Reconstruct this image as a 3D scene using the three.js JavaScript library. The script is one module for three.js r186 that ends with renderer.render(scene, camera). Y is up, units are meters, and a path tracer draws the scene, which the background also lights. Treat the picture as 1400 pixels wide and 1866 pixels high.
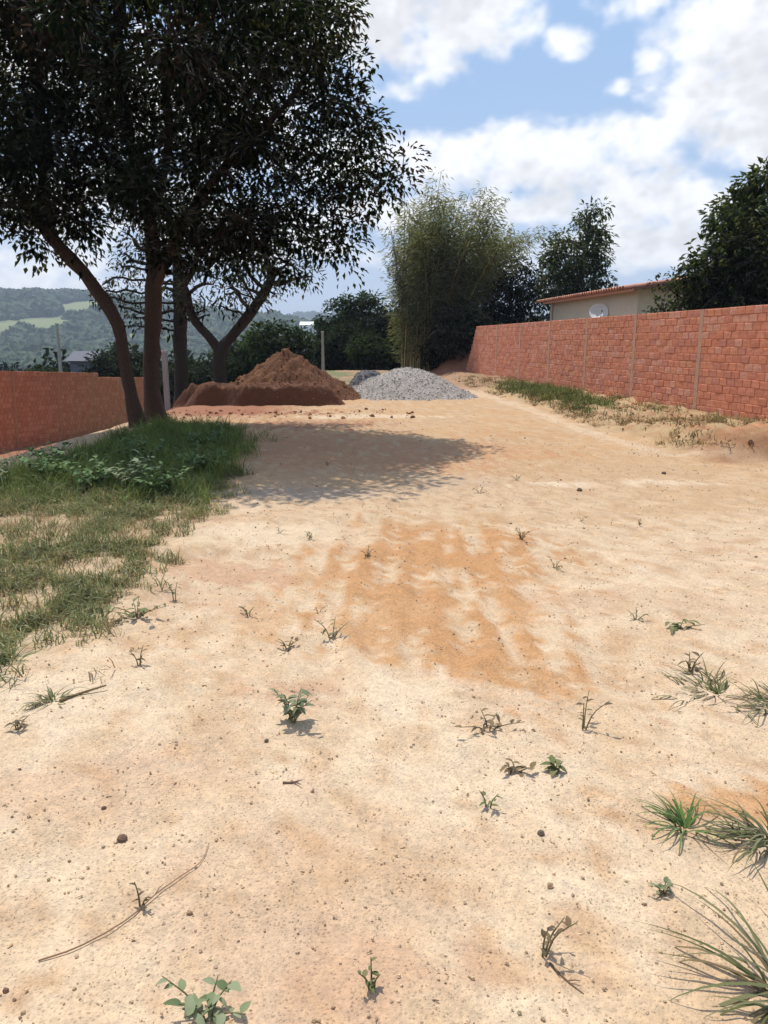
import * as THREE from 'three';
import { mergeGeometries } from 'three/addons/utils/BufferGeometryUtils.js';
import { createNoise2D, createNoise3D } from 'simplex-noise';

// ------------------------------------------------------------------ camera, sky, sun, exposure
const scene = new THREE.Scene();
const renderer = new THREE.WebGLRenderer({ antialias: true });
renderer.toneMapping = THREE.LinearToneMapping;
renderer.toneMappingExposure = 1.02;
renderer.shadowMap.enabled = true;
const camera = new THREE.PerspectiveCamera(66.98, 768 / 1024, 0.1, 9000);
camera.position.set(0, 1.55, 0);
camera.rotation.x = -THREE.MathUtils.degToRad(12.71);
camera.updateMatrixWorld();

function mulberry(a) { return () => { a |= 0; a = a + 0x6D2B79F5 | 0; let t = Math.imul(a ^ a >>> 15, 1 | a); t = t + Math.imul(t ^ t >>> 7, 61 | t) ^ t; return ((t ^ t >>> 14) >>> 0) / 4294967296; }; }
const N2 = createNoise2D(mulberry(11)), N3 = createNoise3D(mulberry(23));
const clamp = (v, a = 0, b = 1) => Math.min(b, Math.max(a, v));
const S = (a, b, v) => { const t = clamp((v - a) / (b - a)); return t * t * (3 - 2 * t); };
const mix = (a, b, t) => a + (b - a) * t;
const fbm2 = (x, y, o = 4) => { let s = 0, a = 0.5; for (let i = 0; i < o; i++) { s += a * N2(x, y); x = x * 2.03 + 17.1; y = y * 2.03 - 9.7; a *= 0.5; } return s; };
const fbm3 = (x, y, z, o = 4) => { let s = 0, a = 0.5; for (let i = 0; i < o; i++) { s += a * N3(x, y, z); x = x * 2.05 + 3.1; y = y * 2.05 - 5.3; z = z * 2.05 + 1.7; a *= 0.5; } return s; };

const SUN = new THREE.Vector3(-0.25, 1, -0.33).normalize();
const sun = new THREE.DirectionalLight(new THREE.Color(1, 0.95, 0.87), 4.4);
sun.position.copy(SUN).multiplyScalar(80).add(new THREE.Vector3(0, 0, -18));
sun.target.position.set(0, 0, -18); scene.add(sun.target);
sun.castShadow = true; sun.shadow.mapSize.set(4096, 4096);
Object.assign(sun.shadow.camera, { left: -45, right: 45, top: 45, bottom: -45, near: 1, far: 200 });
sun.shadow.radius = 1; scene.add(sun);

// fair-weather sky: azimuth to the right of straight ahead and elevation, in degrees, half widths, weight of each bank of cloud
const BANKS = [
  [-1.5, 21, 8.5, 4.6, 1.0], [5.2, 19.8, 4.6, 2.5, 0.95], [1.8, 18.2, 4.2, 1.6, 0.8], [3.8, 22.5, 7, 3, 1],
  [12.1, 18.2, 1.5, 0.95, 1.0], [1.3, 16.2, 1.6, 0.8, 0.62], [16, 20.1, 3.2, 1.1, 0.62], [15.4, 15.4, 0.9, 0.6, 0.6],
  [23, 17.2, 5.2, 4.6, 1.05], [20.6, 14.8, 4.0, 2.6, 0.95], [25, 13, 6, 3.2, 0.95], [17.6, 16.7, 1.3, 0.9, 0.75], [26, 21, 5, 4, 1],
  [10.5, 11.6, 7.5, 2.3, 1.0], [4.5, 11.4, 5.5, 2.0, 0.95], [16.5, 12.4, 4.5, 1.9, 0.95], [-3, 12, 5, 2.2, 0.8],
  [18, 8.6, 6.2, 2.0, 1.0], [10, 8.6, 6, 1.7, 0.75], [2, 8.6, 6, 1.6, 0.7], [18, 6.2, 7, 1.6, 0.9], [25, 5.8, 5, 1.4, 0.75], [6, 5.2, 7, 1.4, 0.7],
  [-9, 7, 7, 2.0, 0.8], [-20, 8.4, 8, 2.4, 0.7], [-24, 4.2, 7, 1.6, 0.75], [-12, 15, 9, 4, 0.8], [-25, 18, 7, 4, 0.85],
];
function cloudDensity(az, el, dx, dy, dz) {
  let b = -0.3;
  if (Math.abs(az) < 50 && el < 34) {
    for (const [a, e, ra, re, w] of BANKS) { const u = (az - a) / ra, v = (el - e) / re, q = u * u + v * v; if (q < 4) b = Math.max(b, w * (1 - q * 0.62)); }
  }
  const k = 1 / (0.16 + dy);
  const g = 1.15 * fbm3(dx * k * 1.1 + 4.2, 0.7, dz * k * 1.1, 4) + 0.18;          // open cumulus field everywhere else
  const out = S(30, 50, Math.abs(az)) + S(22, 34, el);
  b = mix(b, g, clamp(out));
  const n = 0.62 * fbm3(dx * 13, dy * 21, dz * 13, 5) + 0.22 * fbm3(dx * 45, dy * 60, dz * 45, 3);
  return b + n;
}
{
  const W = 3072, Hh = 1536, data = new Float32Array(W * Hh * 4), EXP = 1;
  const coarse = (az, el) => { const a = az * Math.PI / 180, e = el * Math.PI / 180; const c = Math.cos(e); return [Math.sin(a) * c, Math.sin(e), -Math.cos(a) * c]; };
  for (let j = 0; j < Hh; j++) {
    const el = ((j + 0.5) / Hh - 0.5) * 180;
    for (let i = 0; i < W; i++) {
      const o = (j * W + i) * 4; data[o + 3] = 1;
      if (el < -0.5) { data[o] = 0.42; data[o + 1] = 0.40; data[o + 2] = 0.36; continue; }
      const phi = ((i + 0.5) / W - 0.5) * 2 * Math.PI, ce = Math.cos(el * Math.PI / 180);
      const dx = Math.cos(phi) * ce, dz = Math.sin(phi) * ce, dy = Math.sin(el * Math.PI / 180);
      const az = Math.atan2(dx, -dz) * 180 / Math.PI;
      const h = Math.exp(-Math.max(el, 0) / 9);                                     // paler towards the horizon
      let r = mix(0.34, 0.70, h), g = mix(0.54, 0.80, h), b = mix(0.87, 0.94, h);
      const zen = S(15, 90, el); r *= 1 - 0.55 * zen; g *= 1 - 0.45 * zen; b *= 1 - 0.22 * zen;
      const mu = dx * SUN.x + dy * SUN.y + dz * SUN.z, glow = 0.55 * Math.pow(Math.max(mu, 0), 10); r += glow; g += glow; b += glow;
      const d = cloudDensity(az, el, dx, dy, dz);
      const al = S(0.02, 0.85, d) * 0.97;
      if (al > 0.001) {
        const up = coarse(az - 0.9, el + 2.2), d2 = cloudDensity(az - 0.9, el + 2.2, up[0], up[1], up[2]);
        const thick = clamp(d2 * 0.9 + d * 0.35 - 0.25);                            // cloud above this point takes its light
        const w = mix(1.12, 0.84, S(0.35, 1.2, thick)), n = 0.05 * N3(dx * 60, dy * 60, dz * 60);
        r = mix(r, w * 0.985 + n, al); g = mix(g, w * 0.995 + n, al); b = mix(b, w * 1.03 + n, al);
      }
      data[o] = r * EXP; data[o + 1] = g * EXP; data[o + 2] = b * EXP;
    }
  }
  const sky = new THREE.DataTexture(data, W, Hh, THREE.RGBAFormat, THREE.FloatType);
  sky.mapping = THREE.EquirectangularReflectionMapping; sky.magFilter = sky.minFilter = THREE.LinearFilter; sky.needsUpdate = true;
  scene.background = sky; scene.environment = sky;
}
scene.fog = new THREE.FogExp2(new THREE.Color(0.72, 0.82, 0.95), 0.00032);

// ------------------------------------------------------------------ naming and mesh helpers
const used = new Set();
function numbered(name) { if (!used.has(name)) { used.add(name); return name; } for (let i = 1; ; i++) { const n = name + '_' + String(i).padStart(3, '0'); if (!used.has(n)) { used.add(n); return n; } } }
const V = (x, y, F) => new THREE.Vector3(x, y, -F);
function tag(o, label, category, group, kind) { if (label) o.userData.label = label; if (category) o.userData.category = category; if (group) o.userData.group = group; if (kind) o.userData.kind = kind; return o; }
function thing(name, label, category, pos, turn = 0, group) {
  const o = new THREE.Group(); o.name = numbered(name); scene.add(o);
  if (pos) o.position.copy(pos); o.rotation.y = turn; return tag(o, label, category, group);
}
function mesh(name, geo, mat, parent) {
  const m = new THREE.Mesh(geo, mat); m.castShadow = m.receiveShadow = true;
  m.name = parent ? name : numbered(name); (parent || scene).add(m);
  if (parent) { let k = 0; for (const c of parent.children) if (c !== m && c.name.replace(/_\d{3}$/, '') === name) k++; if (k) m.name = name + '_' + String(k).padStart(3, '0'); }
  return m;
}
const lin = (r, g, b) => new THREE.Color().setRGB(r, g, b);
const std = (c, o = {}) => new THREE.MeshStandardMaterial({ color: Array.isArray(c) ? lin(...c) : c, roughness: 0.9, metalness: 0, ...o });

class MB {
  constructor() { this.p = []; this.n = []; this.u = []; this.c = []; this.i = []; }
  get count() { return this.p.length / 3; }
  v(x, y, z, nx, ny, nz, u = 0, w = 0, c) { this.p.push(x, y, z); this.n.push(nx, ny, nz); this.u.push(u, w); if (c) this.c.push(c[0], c[1], c[2]); }
  tube(pts, rad, sides, c) {                                                       // pts Vector3[], tapered
    const T = new THREE.Vector3(), X = new THREE.Vector3(), Y = new THREE.Vector3(); let last = null, s = 0;
    const base = this.count;
    for (let k = 0; k < pts.length; k++) {
      T.subVectors(pts[Math.min(k + 1, pts.length - 1)], pts[Math.max(k - 1, 0)]).normalize();
      if (!last) { X.set(1, 0, 0); if (Math.abs(T.x) > 0.8) X.set(0, 0, 1); } else X.copy(last);
      X.addScaledVector(T, -X.dot(T)).normalize(); last = X.clone(); Y.crossVectors(T, X);
      if (k) s += pts[k].distanceTo(pts[k - 1]);
      for (let q = 0; q <= sides; q++) {
        const a = q / sides * Math.PI * 2, ca = Math.cos(a), sa = Math.sin(a); let r = rad[k];
        const nx = X.x * ca + Y.x * sa, ny = X.y * ca + Y.y * sa, nz = X.z * ca + Y.z * sa;
        if (sides > 8) r *= 1 + 0.16 * N3(pts[k].x * 1.5 + nx * 1.1, pts[k].y * 2.2 + ny, pts[k].z * 1.5 + nz * 1.1) + 0.06 * N3(nx * 3, pts[k].y * 5, nz * 3);
        this.v(pts[k].x + nx * r, pts[k].y + ny * r, pts[k].z + nz * r, nx, ny, nz, q / sides * Math.max(1, Math.round(rad[0] * 12)), s * 2, c);
      }
    }
    for (let k = 0; k + 1 < pts.length; k++) for (let q = 0; q < sides; q++) {
      const a = base + k * (sides + 1) + q, b = a + sides + 1; this.i.push(a, a + 1, b, a + 1, b + 1, b);
    }
    return this;
  }
  // one leaf: two triangles folded along the midrib; D the way it points, N roughly its upper face
  leaf(p, D, N, len, wid, c) {
    const Sx = new THREE.Vector3().crossVectors(D, N).normalize(), U = new THREE.Vector3().crossVectors(Sx, D).normalize();
    const b = this.count, f = wid * 0.25, m = len * 0.45;
    for (const [l, w, h] of [[0, 0, 0], [m, -wid / 2, f], [len, 0, -len * 0.1], [m, wid / 2, f]]) {
      const sgn = Math.sign(w), nx = U.x - Sx.x * sgn * 0.35, ny = U.y - Sx.y * sgn * 0.35, nz = U.z - Sx.z * sgn * 0.35, q = 1 / Math.hypot(nx, ny, nz);
      this.v(p.x + D.x * l + Sx.x * w + U.x * h, p.y + D.y * l + Sx.y * w + U.y * h, p.z + D.z * l + Sx.z * w + U.z * h, nx * q, ny * q, nz * q, 0, 0, c);
    }
    this.i.push(b, b + 1, b + 2, b, b + 2, b + 3);
  }
  // a grass blade: a narrow bent strip
  blade(p, ang, len, wid, lean, c, seg = 3) {
    const dx = Math.cos(ang), dz = Math.sin(ang), sx = -dz, sz = dx, b = this.count;
    for (let k = 0; k <= seg; k++) {
      const t = k / seg, a = lean * t, out = len * t * Math.sin(a * 0.75 + lean * 0.15), up = len * t * Math.cos(a * 0.85), w = wid * (1 - t * t) * 0.5 + 0.0004;
      const ny = Math.sin(a) * 0.7 + 0.3, q = 1 / Math.hypot(Math.cos(a), ny);
      for (const s of [-1, 1]) this.v(p.x + dx * out + sx * w * s, p.y + up, p.z + dz * out + sz * w * s, -dx * Math.cos(a) * q, ny * q, -dz * Math.cos(a) * q, 0, 0, c);
    }
    for (let k = 0; k < seg; k++) { const a = b + k * 2; this.i.push(a, a + 1, a + 2, a + 1, a + 3, a + 2); }
  }
  geo() {
    const g = new THREE.BufferGeometry();
    g.setAttribute('position', new THREE.BufferAttribute(new Float32Array(this.p), 3));
    g.setAttribute('normal', new THREE.BufferAttribute(new Float32Array(this.n), 3));
    g.setAttribute('uv', new THREE.BufferAttribute(new Float32Array(this.u), 2));
    if (this.c.length) g.setAttribute('color', new THREE.BufferAttribute(new Float32Array(this.c), 3));
    g.setIndex(this.count < 65535 ? this.i : new THREE.BufferAttribute(new Uint32Array(this.i), 1));
    return g;
  }
}
function box(w, h, d, x, y, z) { const g = new THREE.BoxGeometry(w, h, d); g.translate(x, y, z); return g; }

// tiling textures ----------------------------------------------------------------
function tile(size, f, srgb = false) {                                             // f(u, v, P) -> [r, g, b] in 0..1; P(x, freq) periodic noise
  const data = new Uint8Array(size * size * 4);
  const P = (u, v, fr, seed = 0) => { const a = u * 6.28318, b = v * 6.28318, k = fr / 6.28318; return N4(Math.cos(a) * k + seed, Math.sin(a) * k, Math.cos(b) * k, Math.sin(b) * k + seed * 0.7); };
  for (let j = 0; j < size; j++) for (let i = 0; i < size; i++) {
    const c = f(i / size, j / size, P), o = (j * size + i) * 4;
    data[o] = clamp(c[0]) * 255; data[o + 1] = clamp(c[1]) * 255; data[o + 2] = clamp(c[2]) * 255; data[o + 3] = 255;
  }
  const t = new THREE.DataTexture(data, size, size); t.wrapS = t.wrapT = THREE.RepeatWrapping; t.magFilter = t.minFilter = THREE.LinearFilter; t.needsUpdate = true;
  if (srgb) t.colorSpace = THREE.SRGBColorSpace;
  return t;
}
import { createNoise4D } from 'simplex-noise';
const N4 = createNoise4D(mulberry(31));

// ------------------------------------------------------------------ the ground
function edgeX(F) {                                                                // where the graded lot meets the rough strip along the right wall
  const P = [[0, 9], [9.2, 8.2], [9.7, 5.0], [10.4, 4.1], [12.8, 3.65], [16.7, 3.5], [23.3, 2.8], [30, 2.35], [36, 2.2]];
  for (let i = 1; i < P.length; i++) if (F < P[i][0]) return mix(P[i - 1][1], P[i][1], clamp((F - P[i - 1][0]) / (P[i][0] - P[i - 1][0])));
  return 2.2;
}
function macroH(x, F) {
  let h = 0;
  const A = clamp(0.6 + 0.055 * (F - 8), 0.35, 2.5);
  h -= A * S(-4.2, -8.4, x);
  if (x < -9) h -= Math.min((-9 - x) * 0.05, 3);
  if (F > 0) {
    const f0 = 38 + 30 * S(3, 9, x) - 4 * S(-4, -9, x), d = Math.max(0, F - f0);
    h -= 26 * (1 - Math.exp(-d * 0.055 / 26));
    h += 0.15 * S(0, 0.6, x - edgeX(F)) * S(60, 40, F) + 0.17 * S(4.0, 4.6, x) * S(9.75, 10.15, F - 0.12 * N2(x * 1.7, 6)) * S(13.5, 11, F);
    h += 1.45 * S(1.7, 4.3, x) * S(33.2, 36, F) * S(75, 50, F);
  }
  return h;
}
function H(x, F) {
  let h = macroH(x, F);
  const near = S(60, 20, Math.hypot(x, F));
  if (near > 0) {
    const e = x - edgeX(F), rough = S(0, 0.4, e) * S(3.4, 2.2, e);
    h += near * (0.035 * fbm2(x * 0.45, F * 0.45, 3) + 0.026 * fbm2(x * 1.9 + 7, F * 1.9, 3) + 0.011 * fbm2(x * 6.3, F * 6.3, 3));
    h += near * rough * 0.12 * fbm2(x * 2.3, F * 2.3 + 40, 4);
    // the little scraped ledge and the ruts of the machine that graded the lot
    const ledge = 5.48 + 0.12 * N2(x * 1.3, 3.3) + 0.16 * (x + 1);
    h += 0.03 * S(-1.9, -1.5, x) * S(-0.2, -0.7, x) * S(ledge, ledge + 0.06, F) * S(ledge + 1.2, ledge + 0.2, F);
    const rut = S(3.2, 3.6, F) * S(6.6, 5.6, F) * S(-0.7, -0.2, x) * S(1.3, 0.9, x);
    if (rut > 0) h += rut * 0.018 * (0.8 * Math.sin((x - 0.05 * (F - 4)) * 27 + 1.4 * N2(x * 2, F * 0.7) + 1.1 * N2(x * 1.1, F * 1.6)) + 0.8 * N2(x * 9, F * 2.2));
  }
  return h;
}
// patches of different soil on the lot: x, F, half sizes, colour index, weight, turn
const CREAM = [0.51, 0.365, 0.225], PALE = [0.57, 0.44, 0.295], ORANGE = [0.42, 0.218, 0.088], PINK = [0.44, 0.27, 0.16], TAN = [0.43, 0.275, 0.145], GREY = [0.38, 0.285, 0.2], RED = [0.27, 0.105, 0.05], STRAW = [0.36, 0.25, 0.12], SOIL = [0.20, 0.13, 0.075];
const BROWN = [0.42, 0.22, 0.105];
const PATCH = [
  [0.25, 5.5, 0.95, 1.0, ORANGE, 1.1], [0.1, 4.2, 0.45, 0.7, ORANGE, 0.9], [0.52, 3.65, 0.4, 0.5, ORANGE, 1.05], [0.75, 4.4, 0.16, 0.7, ORANGE, 0.9], [-0.72, 4.15, 0.22, 0.35, ORANGE, 0.55], [-0.3, 5.0, 0.5, 0.45, ORANGE, 0.6],
  [0.75, 3.3, 0.18, 0.16, ORANGE, 0.8], [-1.1, 5.05, 0.6, 0.32, PINK, 0.95], [-1.5, 5.25, 0.4, 0.2, PINK, 0.8], [-0.36, 3.22, 0.28, 0.16, PINK, 0.8], [-0.7, 2.6, 0.2, 0.2, PINK, 0.4], [0.72, 2.36, 0.15, 0.1, ORANGE, 0.9], [1.28, 2.36, 0.3, 0.13, ORANGE, 0.95],
  [2.7, 9.2, 1.3, 0.8, TAN, 0.9], [3.6, 7.6, 1.3, 0.6, TAN, 0.9], [2.6, 7.0, 0.8, 0.35, TAN, 0.7], [0.9, 11.5, 1.6, 1.0, TAN, 0.55], [-0.2, 9.8, 1.9, 1.1, BROWN, 0.9], [-1.2, 11.4, 1.5, 1.8, BROWN, 0.95], [0.8, 10.8, 1.3, 1.1, BROWN, 0.7], [-0.8, 7.75, 0.9, 0.35, GREY, 0.95], [0.5, 8.4, 0.7, 0.5, GREY, 0.5], [-0.6, 8.5, 1.0, 0.5, TAN, 0.9],
  [-3.0, 16.4, 2.2, 0.7, RED, 0.95], [-1.4, 14.2, 1.4, 0.9, RED, 0.7], [0.0, 1.62, 0.25, 0.14, PINK, 0.65], [-0.05, 2.0, 0.3, 0.14, TAN, 0.5], [2.0, 12.5, 1.2, 0.6, ORANGE, 0.5], [1.0, 6.6, 1.0, 0.25, TAN, 0.6], [1.9, 10.3, 0.9, 0.3, ORANGE, 0.5],
  [0.1, 3.2, 0.3, 0.25, PALE, 1], [-1.4, 3.2, 0.5, 0.4, PALE, 0.9], [-0.9, 6.0, 0.8, 0.4, PALE, 0.9], [0.4, 2.5, 0.4, 0.3, PALE, 0.8], [1.9, 8.2, 0.5, 0.16, PALE, 1], [-0.2, 15.6, 1.6, 0.35, PALE, 0.9], [3.0, 8.3, 0.5, 0.12, PALE, 0.9], [-1.35, 7.0, 0.3, 0.3, PALE, 0.5],
];
function grassEdge(F) {
  const P = [[0, -2.3], [2.6, -1.95], [3.4, -1.78], [4.3, -1.52], [5.6, -1.62], [6.6, -1.72], [7.7, -1.72], [9, -1.95], [12, -2.15], [13.2, -2.7], [14, -3.4]];
  for (let i = 1; i < P.length; i++) if (F < P[i][0]) return mix(P[i - 1][1], P[i][1], (F - P[i - 1][0]) / (P[i][0] - P[i - 1][0]));
  return -3.4;
}
const grassFar = (x) => x > -3.9 ? 14.0 : mix(14.0, 7.5, clamp((-3.9 - x) / 0.35));
function grassMask(x, F) {                                                         // 0 none .. 1 full
  const e = grassEdge(F) + 0.1 + 0.5 * fbm2(x * 1.5, F * 1.5, 4);
  return S(e + 0.3, e - 0.75, x) * S(grassFar(x) + 0.3, grassFar(x) - 0.5, F) * S(1.2, 2.2, F);
}
function groundColor(x, F, out) {
  const d = Math.hypot(x, F);
  let r = CREAM[0], g = CREAM[1], b = CREAM[2];
  const to = (c, t) => { t = clamp(t); r = mix(r, c[0], t); g = mix(g, c[1], t); b = mix(b, c[2], t); };
  if (d < 70) {
    const n1 = fbm2(x * 0.55 + 3, F * 0.55, 4), n2 = fbm2(x * 2.6, F * 1.6 + 9, 4), n3 = fbm2(x * 9, F * 5, 3), n4 = fbm2(x * 3.6 + F * 1.2 + 50, F * 3.0 - x * 1.6, 4);
    to(PALE, 0.5 + n2 * 1.1); to(PINK, S(0.05, 0.6, n1 + n2 * 0.35) * 0.55); to(TAN, S(0.1, 0.6, -n1 + n3 * 0.3) * 0.5); to(ORANGE, S(0.1, 0.55, n2 * 0.7 + n4 * 0.6 - n1 * 0.25) * 0.5); to(TAN, S(0.05, 0.5, n4) * 0.55); to([0.40, 0.245, 0.14], S(0.28, 0.55, n4 * 0.7 + n3 * 0.7) * 0.5); to(TAN, S(4.8, 9.5, F) * (0.72 + 0.7 * n2)); to([0.34, 0.215, 0.12], S(0.12, 0.4, n3 + 0.5 * n4) * S(4, 8, F) * 0.55); to([0.45, 0.265, 0.12], S(7.5, 11, F) * S(-0.25, 0.4, n3 + n1) * 0.75);
    const n5 = fbm2(x * 17, F * 12, 2), streak = fbm2((x - 0.08 * F) * 5, F * 0.55, 3);
    const rutC = S(3.1, 3.5, F) * S(6.8, 5.6, F) * S(-0.8, -0.3, x) * S(1.3, 0.95, x) * (0.3 * Math.sin((x - 0.05 * (F - 4)) * 27 + 1.4 * N2(x * 2, F * 0.7) + 1.1 * N2(x * 1.1, F * 1.6)) + 0.35 * N2(x * 6, F * 1.1));
    for (const [px, pf, rx, rf, c, w] of PATCH) {
      const u = (x - px) / rx, v = (F - pf) / rf, q = u * u + v * v;
      if (q < 4.5) to(c, w * S(0.0, 0.6, 1.15 - Math.sqrt(q) + 0.6 * n2 + 0.6 * n3 + 0.5 * n5 + 0.8 * streak + (c === ORANGE ? rutC : 0)) * 0.92);
    }
    // strip along the wall: rough red earth and dry grass
    const e = x - edgeX(F);
    if (F > 5) { to(STRAW, S(0, 0.3, e) * (0.7 + 0.6 * n2)); to(RED, S(0.1, 0.5, e) * S(-0.05, 0.5, n3 + 0.6 * n2) * 0.75); to([0.44, 0.17, 0.075], S(0.15, 0.6, e) * S(0.1, 0.45, n2) * S(14, 11, F) * 0.9); }
    to([0.27, 0.125, 0.055], S(3.9, 4.4, x) * S(9.5, 9.8, F) * S(11.0, 10.3, F + 0.5 * n2) * (0.75 + 0.5 * n3));
    to(PALE, S(0.28, 0.0, Math.abs(e + 0.25 + n2 * 0.3)) * 0.6 * S(9, 11, F) * S(30, 24, F));
    const gm = grassMask(x, F); to(SOIL, gm * (0.75 + 0.5 * n2) * S(5, 8.5, F)); to([0.30, 0.21, 0.11], gm * S(8, 5, F) * (0.55 + 0.6 * n2));
    to([0.45, 0.31, 0.19], S(-4.2, -5.0, x) * S(7, 8.5, F) * 0.8); to([0.47, 0.33, 0.2], S(-6, -8, x) * 0.6);
    to(RED, S(14.5, 17, F) * S(-1.5, -3, x) * S(26, 21, F) * 0.9);
    to([0.25, 0.095, 0.05], S(1.6, 2.6, x) * S(30.5, 32.5, F) * S(40, 37, F) * 0.95); to([0.33, 0.18, 0.105], S(22.5, 25, F) * 0.85); to([0.13, 0.14, 0.055], S(23, 27, F) * S(0.25, -0.05, n1 + 0.5 * n2) * (0.9 - 0.6 * S(-1, 0, x))); to([0.25, 0.095, 0.05], S(1.5, 2.4, x) * S(31.5, 33.5, F) * S(41, 38, F) * 0.95);
    to([0.10, 0.11, 0.045], S(-9.6, -11.5, x) * (0.75 + n2)); to([0.11, 0.12, 0.05], S(3.2, 4.2, e) * 0.8); to([0.12, 0.13, 0.05], S(-2.5, -5, x) * S(21, 25, F) * (0.8 + n2));
    to([0.10, 0.12, 0.045], S(44, 52, F) * 0.95);
  } else {
    const n = fbm2(x * 0.02, F * 0.02, 4); r = 0.09; g = 0.115; b = 0.045; to([0.2, 0.19, 0.08], S(0.05, 0.5, n));
  }
  out[0] = r; out[1] = g; out[2] = b;
}
const grain = tile(1024, (u, v, P) => {
  const a = P(u, v, 9), b = P(u, v, 34, 2), c = P(u, v, 90, 5), d = P(u, v, 190, 9);
  const dark = S(0.3, 0.7, P(u, v, 110, 3)) * (0.5 + 0.5 * b), lite = S(0.5, 0.8, P(u, v, 150, 7));
  const k = 0.83 + 0.08 * a + 0.13 * b + 0.12 * c + 0.08 * d - 0.36 * dark + 0.16 * lite;
  return [k, k * (1 - 0.02 * b - 0.03 * dark), k * (1 - 0.05 * b - 0.05 * dark)];
});
const grainBump = tile(1024, (u, v, P) => { const k = 0.42 + 0.1 * P(u, v, 14, 4) + 0.14 * P(u, v, 60, 2) + 0.22 * S(0.15, 0.7, P(u, v, 110, 3)) + 0.2 * S(0.1, 0.7, P(u, v, 190, 8)) + 0.08 * P(u, v, 300, 6); return [k, k, k]; });
{
  const A = 3, K = 0.018, F0 = 3, nx = 430, nfPos = 440, nfNeg = 70;
  const xs = [], fs = [];
  for (let i = -nx; i <= nx; i++) xs.push(A * Math.sinh(i * K));
  for (let j = -nfNeg; j <= nfPos; j++) fs.push(F0 + A * Math.sinh(j * K));
  const nX = xs.length, nF = fs.length, pos = new Float32Array(nX * nF * 3), col = new Float32Array(nX * nF * 3), uv = new Float32Array(nX * nF * 2), out = [0, 0, 0];
  for (let j = 0; j < nF; j++) for (let i = 0; i < nX; i++) {
    const k = j * nX + i, x = xs[i], F = fs[j];
    pos[k * 3] = x; pos[k * 3 + 1] = H(x, F); pos[k * 3 + 2] = -F;
    groundColor(x, F, out); col[k * 3] = out[0] / 0.83; col[k * 3 + 1] = out[1] / 0.83; col[k * 3 + 2] = out[2] / 0.83;
    uv[k * 2] = (x * 0.94 + F * 0.34) / 1.45; uv[k * 2 + 1] = (F * 0.94 - x * 0.34) / 1.45;
  }
  const idx = new Uint32Array((nX - 1) * (nF - 1) * 6); let o = 0;
  for (let j = 0; j + 1 < nF; j++) for (let i = 0; i + 1 < nX; i++) { const a = j * nX + i, b = a + nX; idx[o++] = a; idx[o++] = a + 1; idx[o++] = b; idx[o++] = a + 1; idx[o++] = b + 1; idx[o++] = b; }
  const g = new THREE.BufferGeometry();
  g.setAttribute('position', new THREE.BufferAttribute(pos, 3)); g.setAttribute('color', new THREE.BufferAttribute(col, 3)); g.setAttribute('uv', new THREE.BufferAttribute(uv, 2));
  g.setIndex(new THREE.BufferAttribute(idx, 1)); g.computeVertexNormals();
  const m = mesh('ground', g, new THREE.MeshStandardMaterial({ vertexColors: true, map: grain, bumpMap: grainBump, bumpScale: 0.009, roughness: 0.97 }));
  tag(m, null, null, null, 'structure');
}

// ------------------------------------------------------------------ far hills
function hillH(x, F) {
  const left = 88 * S(150, -620, x + 0.1 * (F - 1300)) * Math.exp(-Math.pow((F - 1300) / 480, 2)) + 22 * S(-500, -900, x) * Math.exp(-Math.pow((F - 1350) / 500, 2));
  const far = (92 + 22 * fbm2(x * 0.0011, 5, 3)) * Math.exp(-Math.pow((F - 2700) / 800, 2));
  const mid = 26 * S(-900, 200, x) * Math.exp(-Math.pow((F - 1100) / 350, 2));
  return -34 + left + far + mid + S(350, 700, F) * 12 * fbm2(x * 0.004, F * 0.004, 4);
}
const fieldMask = (x, F) => S(0.02, 0.12, fbm2(x * 0.0042 + 2.7, F * 0.0025 + 8.1, 2) + 0.30 * S(-260, -420, x) * S(1250, 1050, F) * S(700, 850, F) - 0.22);
{
  const nX = 220, nF = 150, pos = [], col = [], idx = [];
  for (let j = 0; j <= nF; j++) for (let i = 0; i <= nX; i++) {
    const x = -3000 + 6000 * i / nX, F = 380 + 3300 * Math.pow(j / nF, 1.3);
    pos.push(x, hillH(x, F), -F);
    const f = fieldMask(x, F), n = fbm2(x * 0.02, F * 0.02, 3);
    col.push(mix(0.045 + 0.02 * n, 0.17, f), mix(0.07 + 0.02 * n, 0.19, f), mix(0.035, 0.075, f));
  }
  for (let j = 0; j < nF; j++) for (let i = 0; i < nX; i++) { const a = j * (nX + 1) + i, b = a + nX + 1; idx.push(a, a + 1, b, a + 1, b + 1, b); }
  const g = new THREE.BufferGeometry(); g.setAttribute('position', new THREE.Float32BufferAttribute(pos, 3)); g.setAttribute('color', new THREE.Float32BufferAttribute(col, 3)); g.setIndex(idx); g.computeVertexNormals();
  tag(mesh('hills', g, new THREE.MeshStandardMaterial({ vertexColors: true, roughness: 1 })), null, null, null, 'structure');
}
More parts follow.
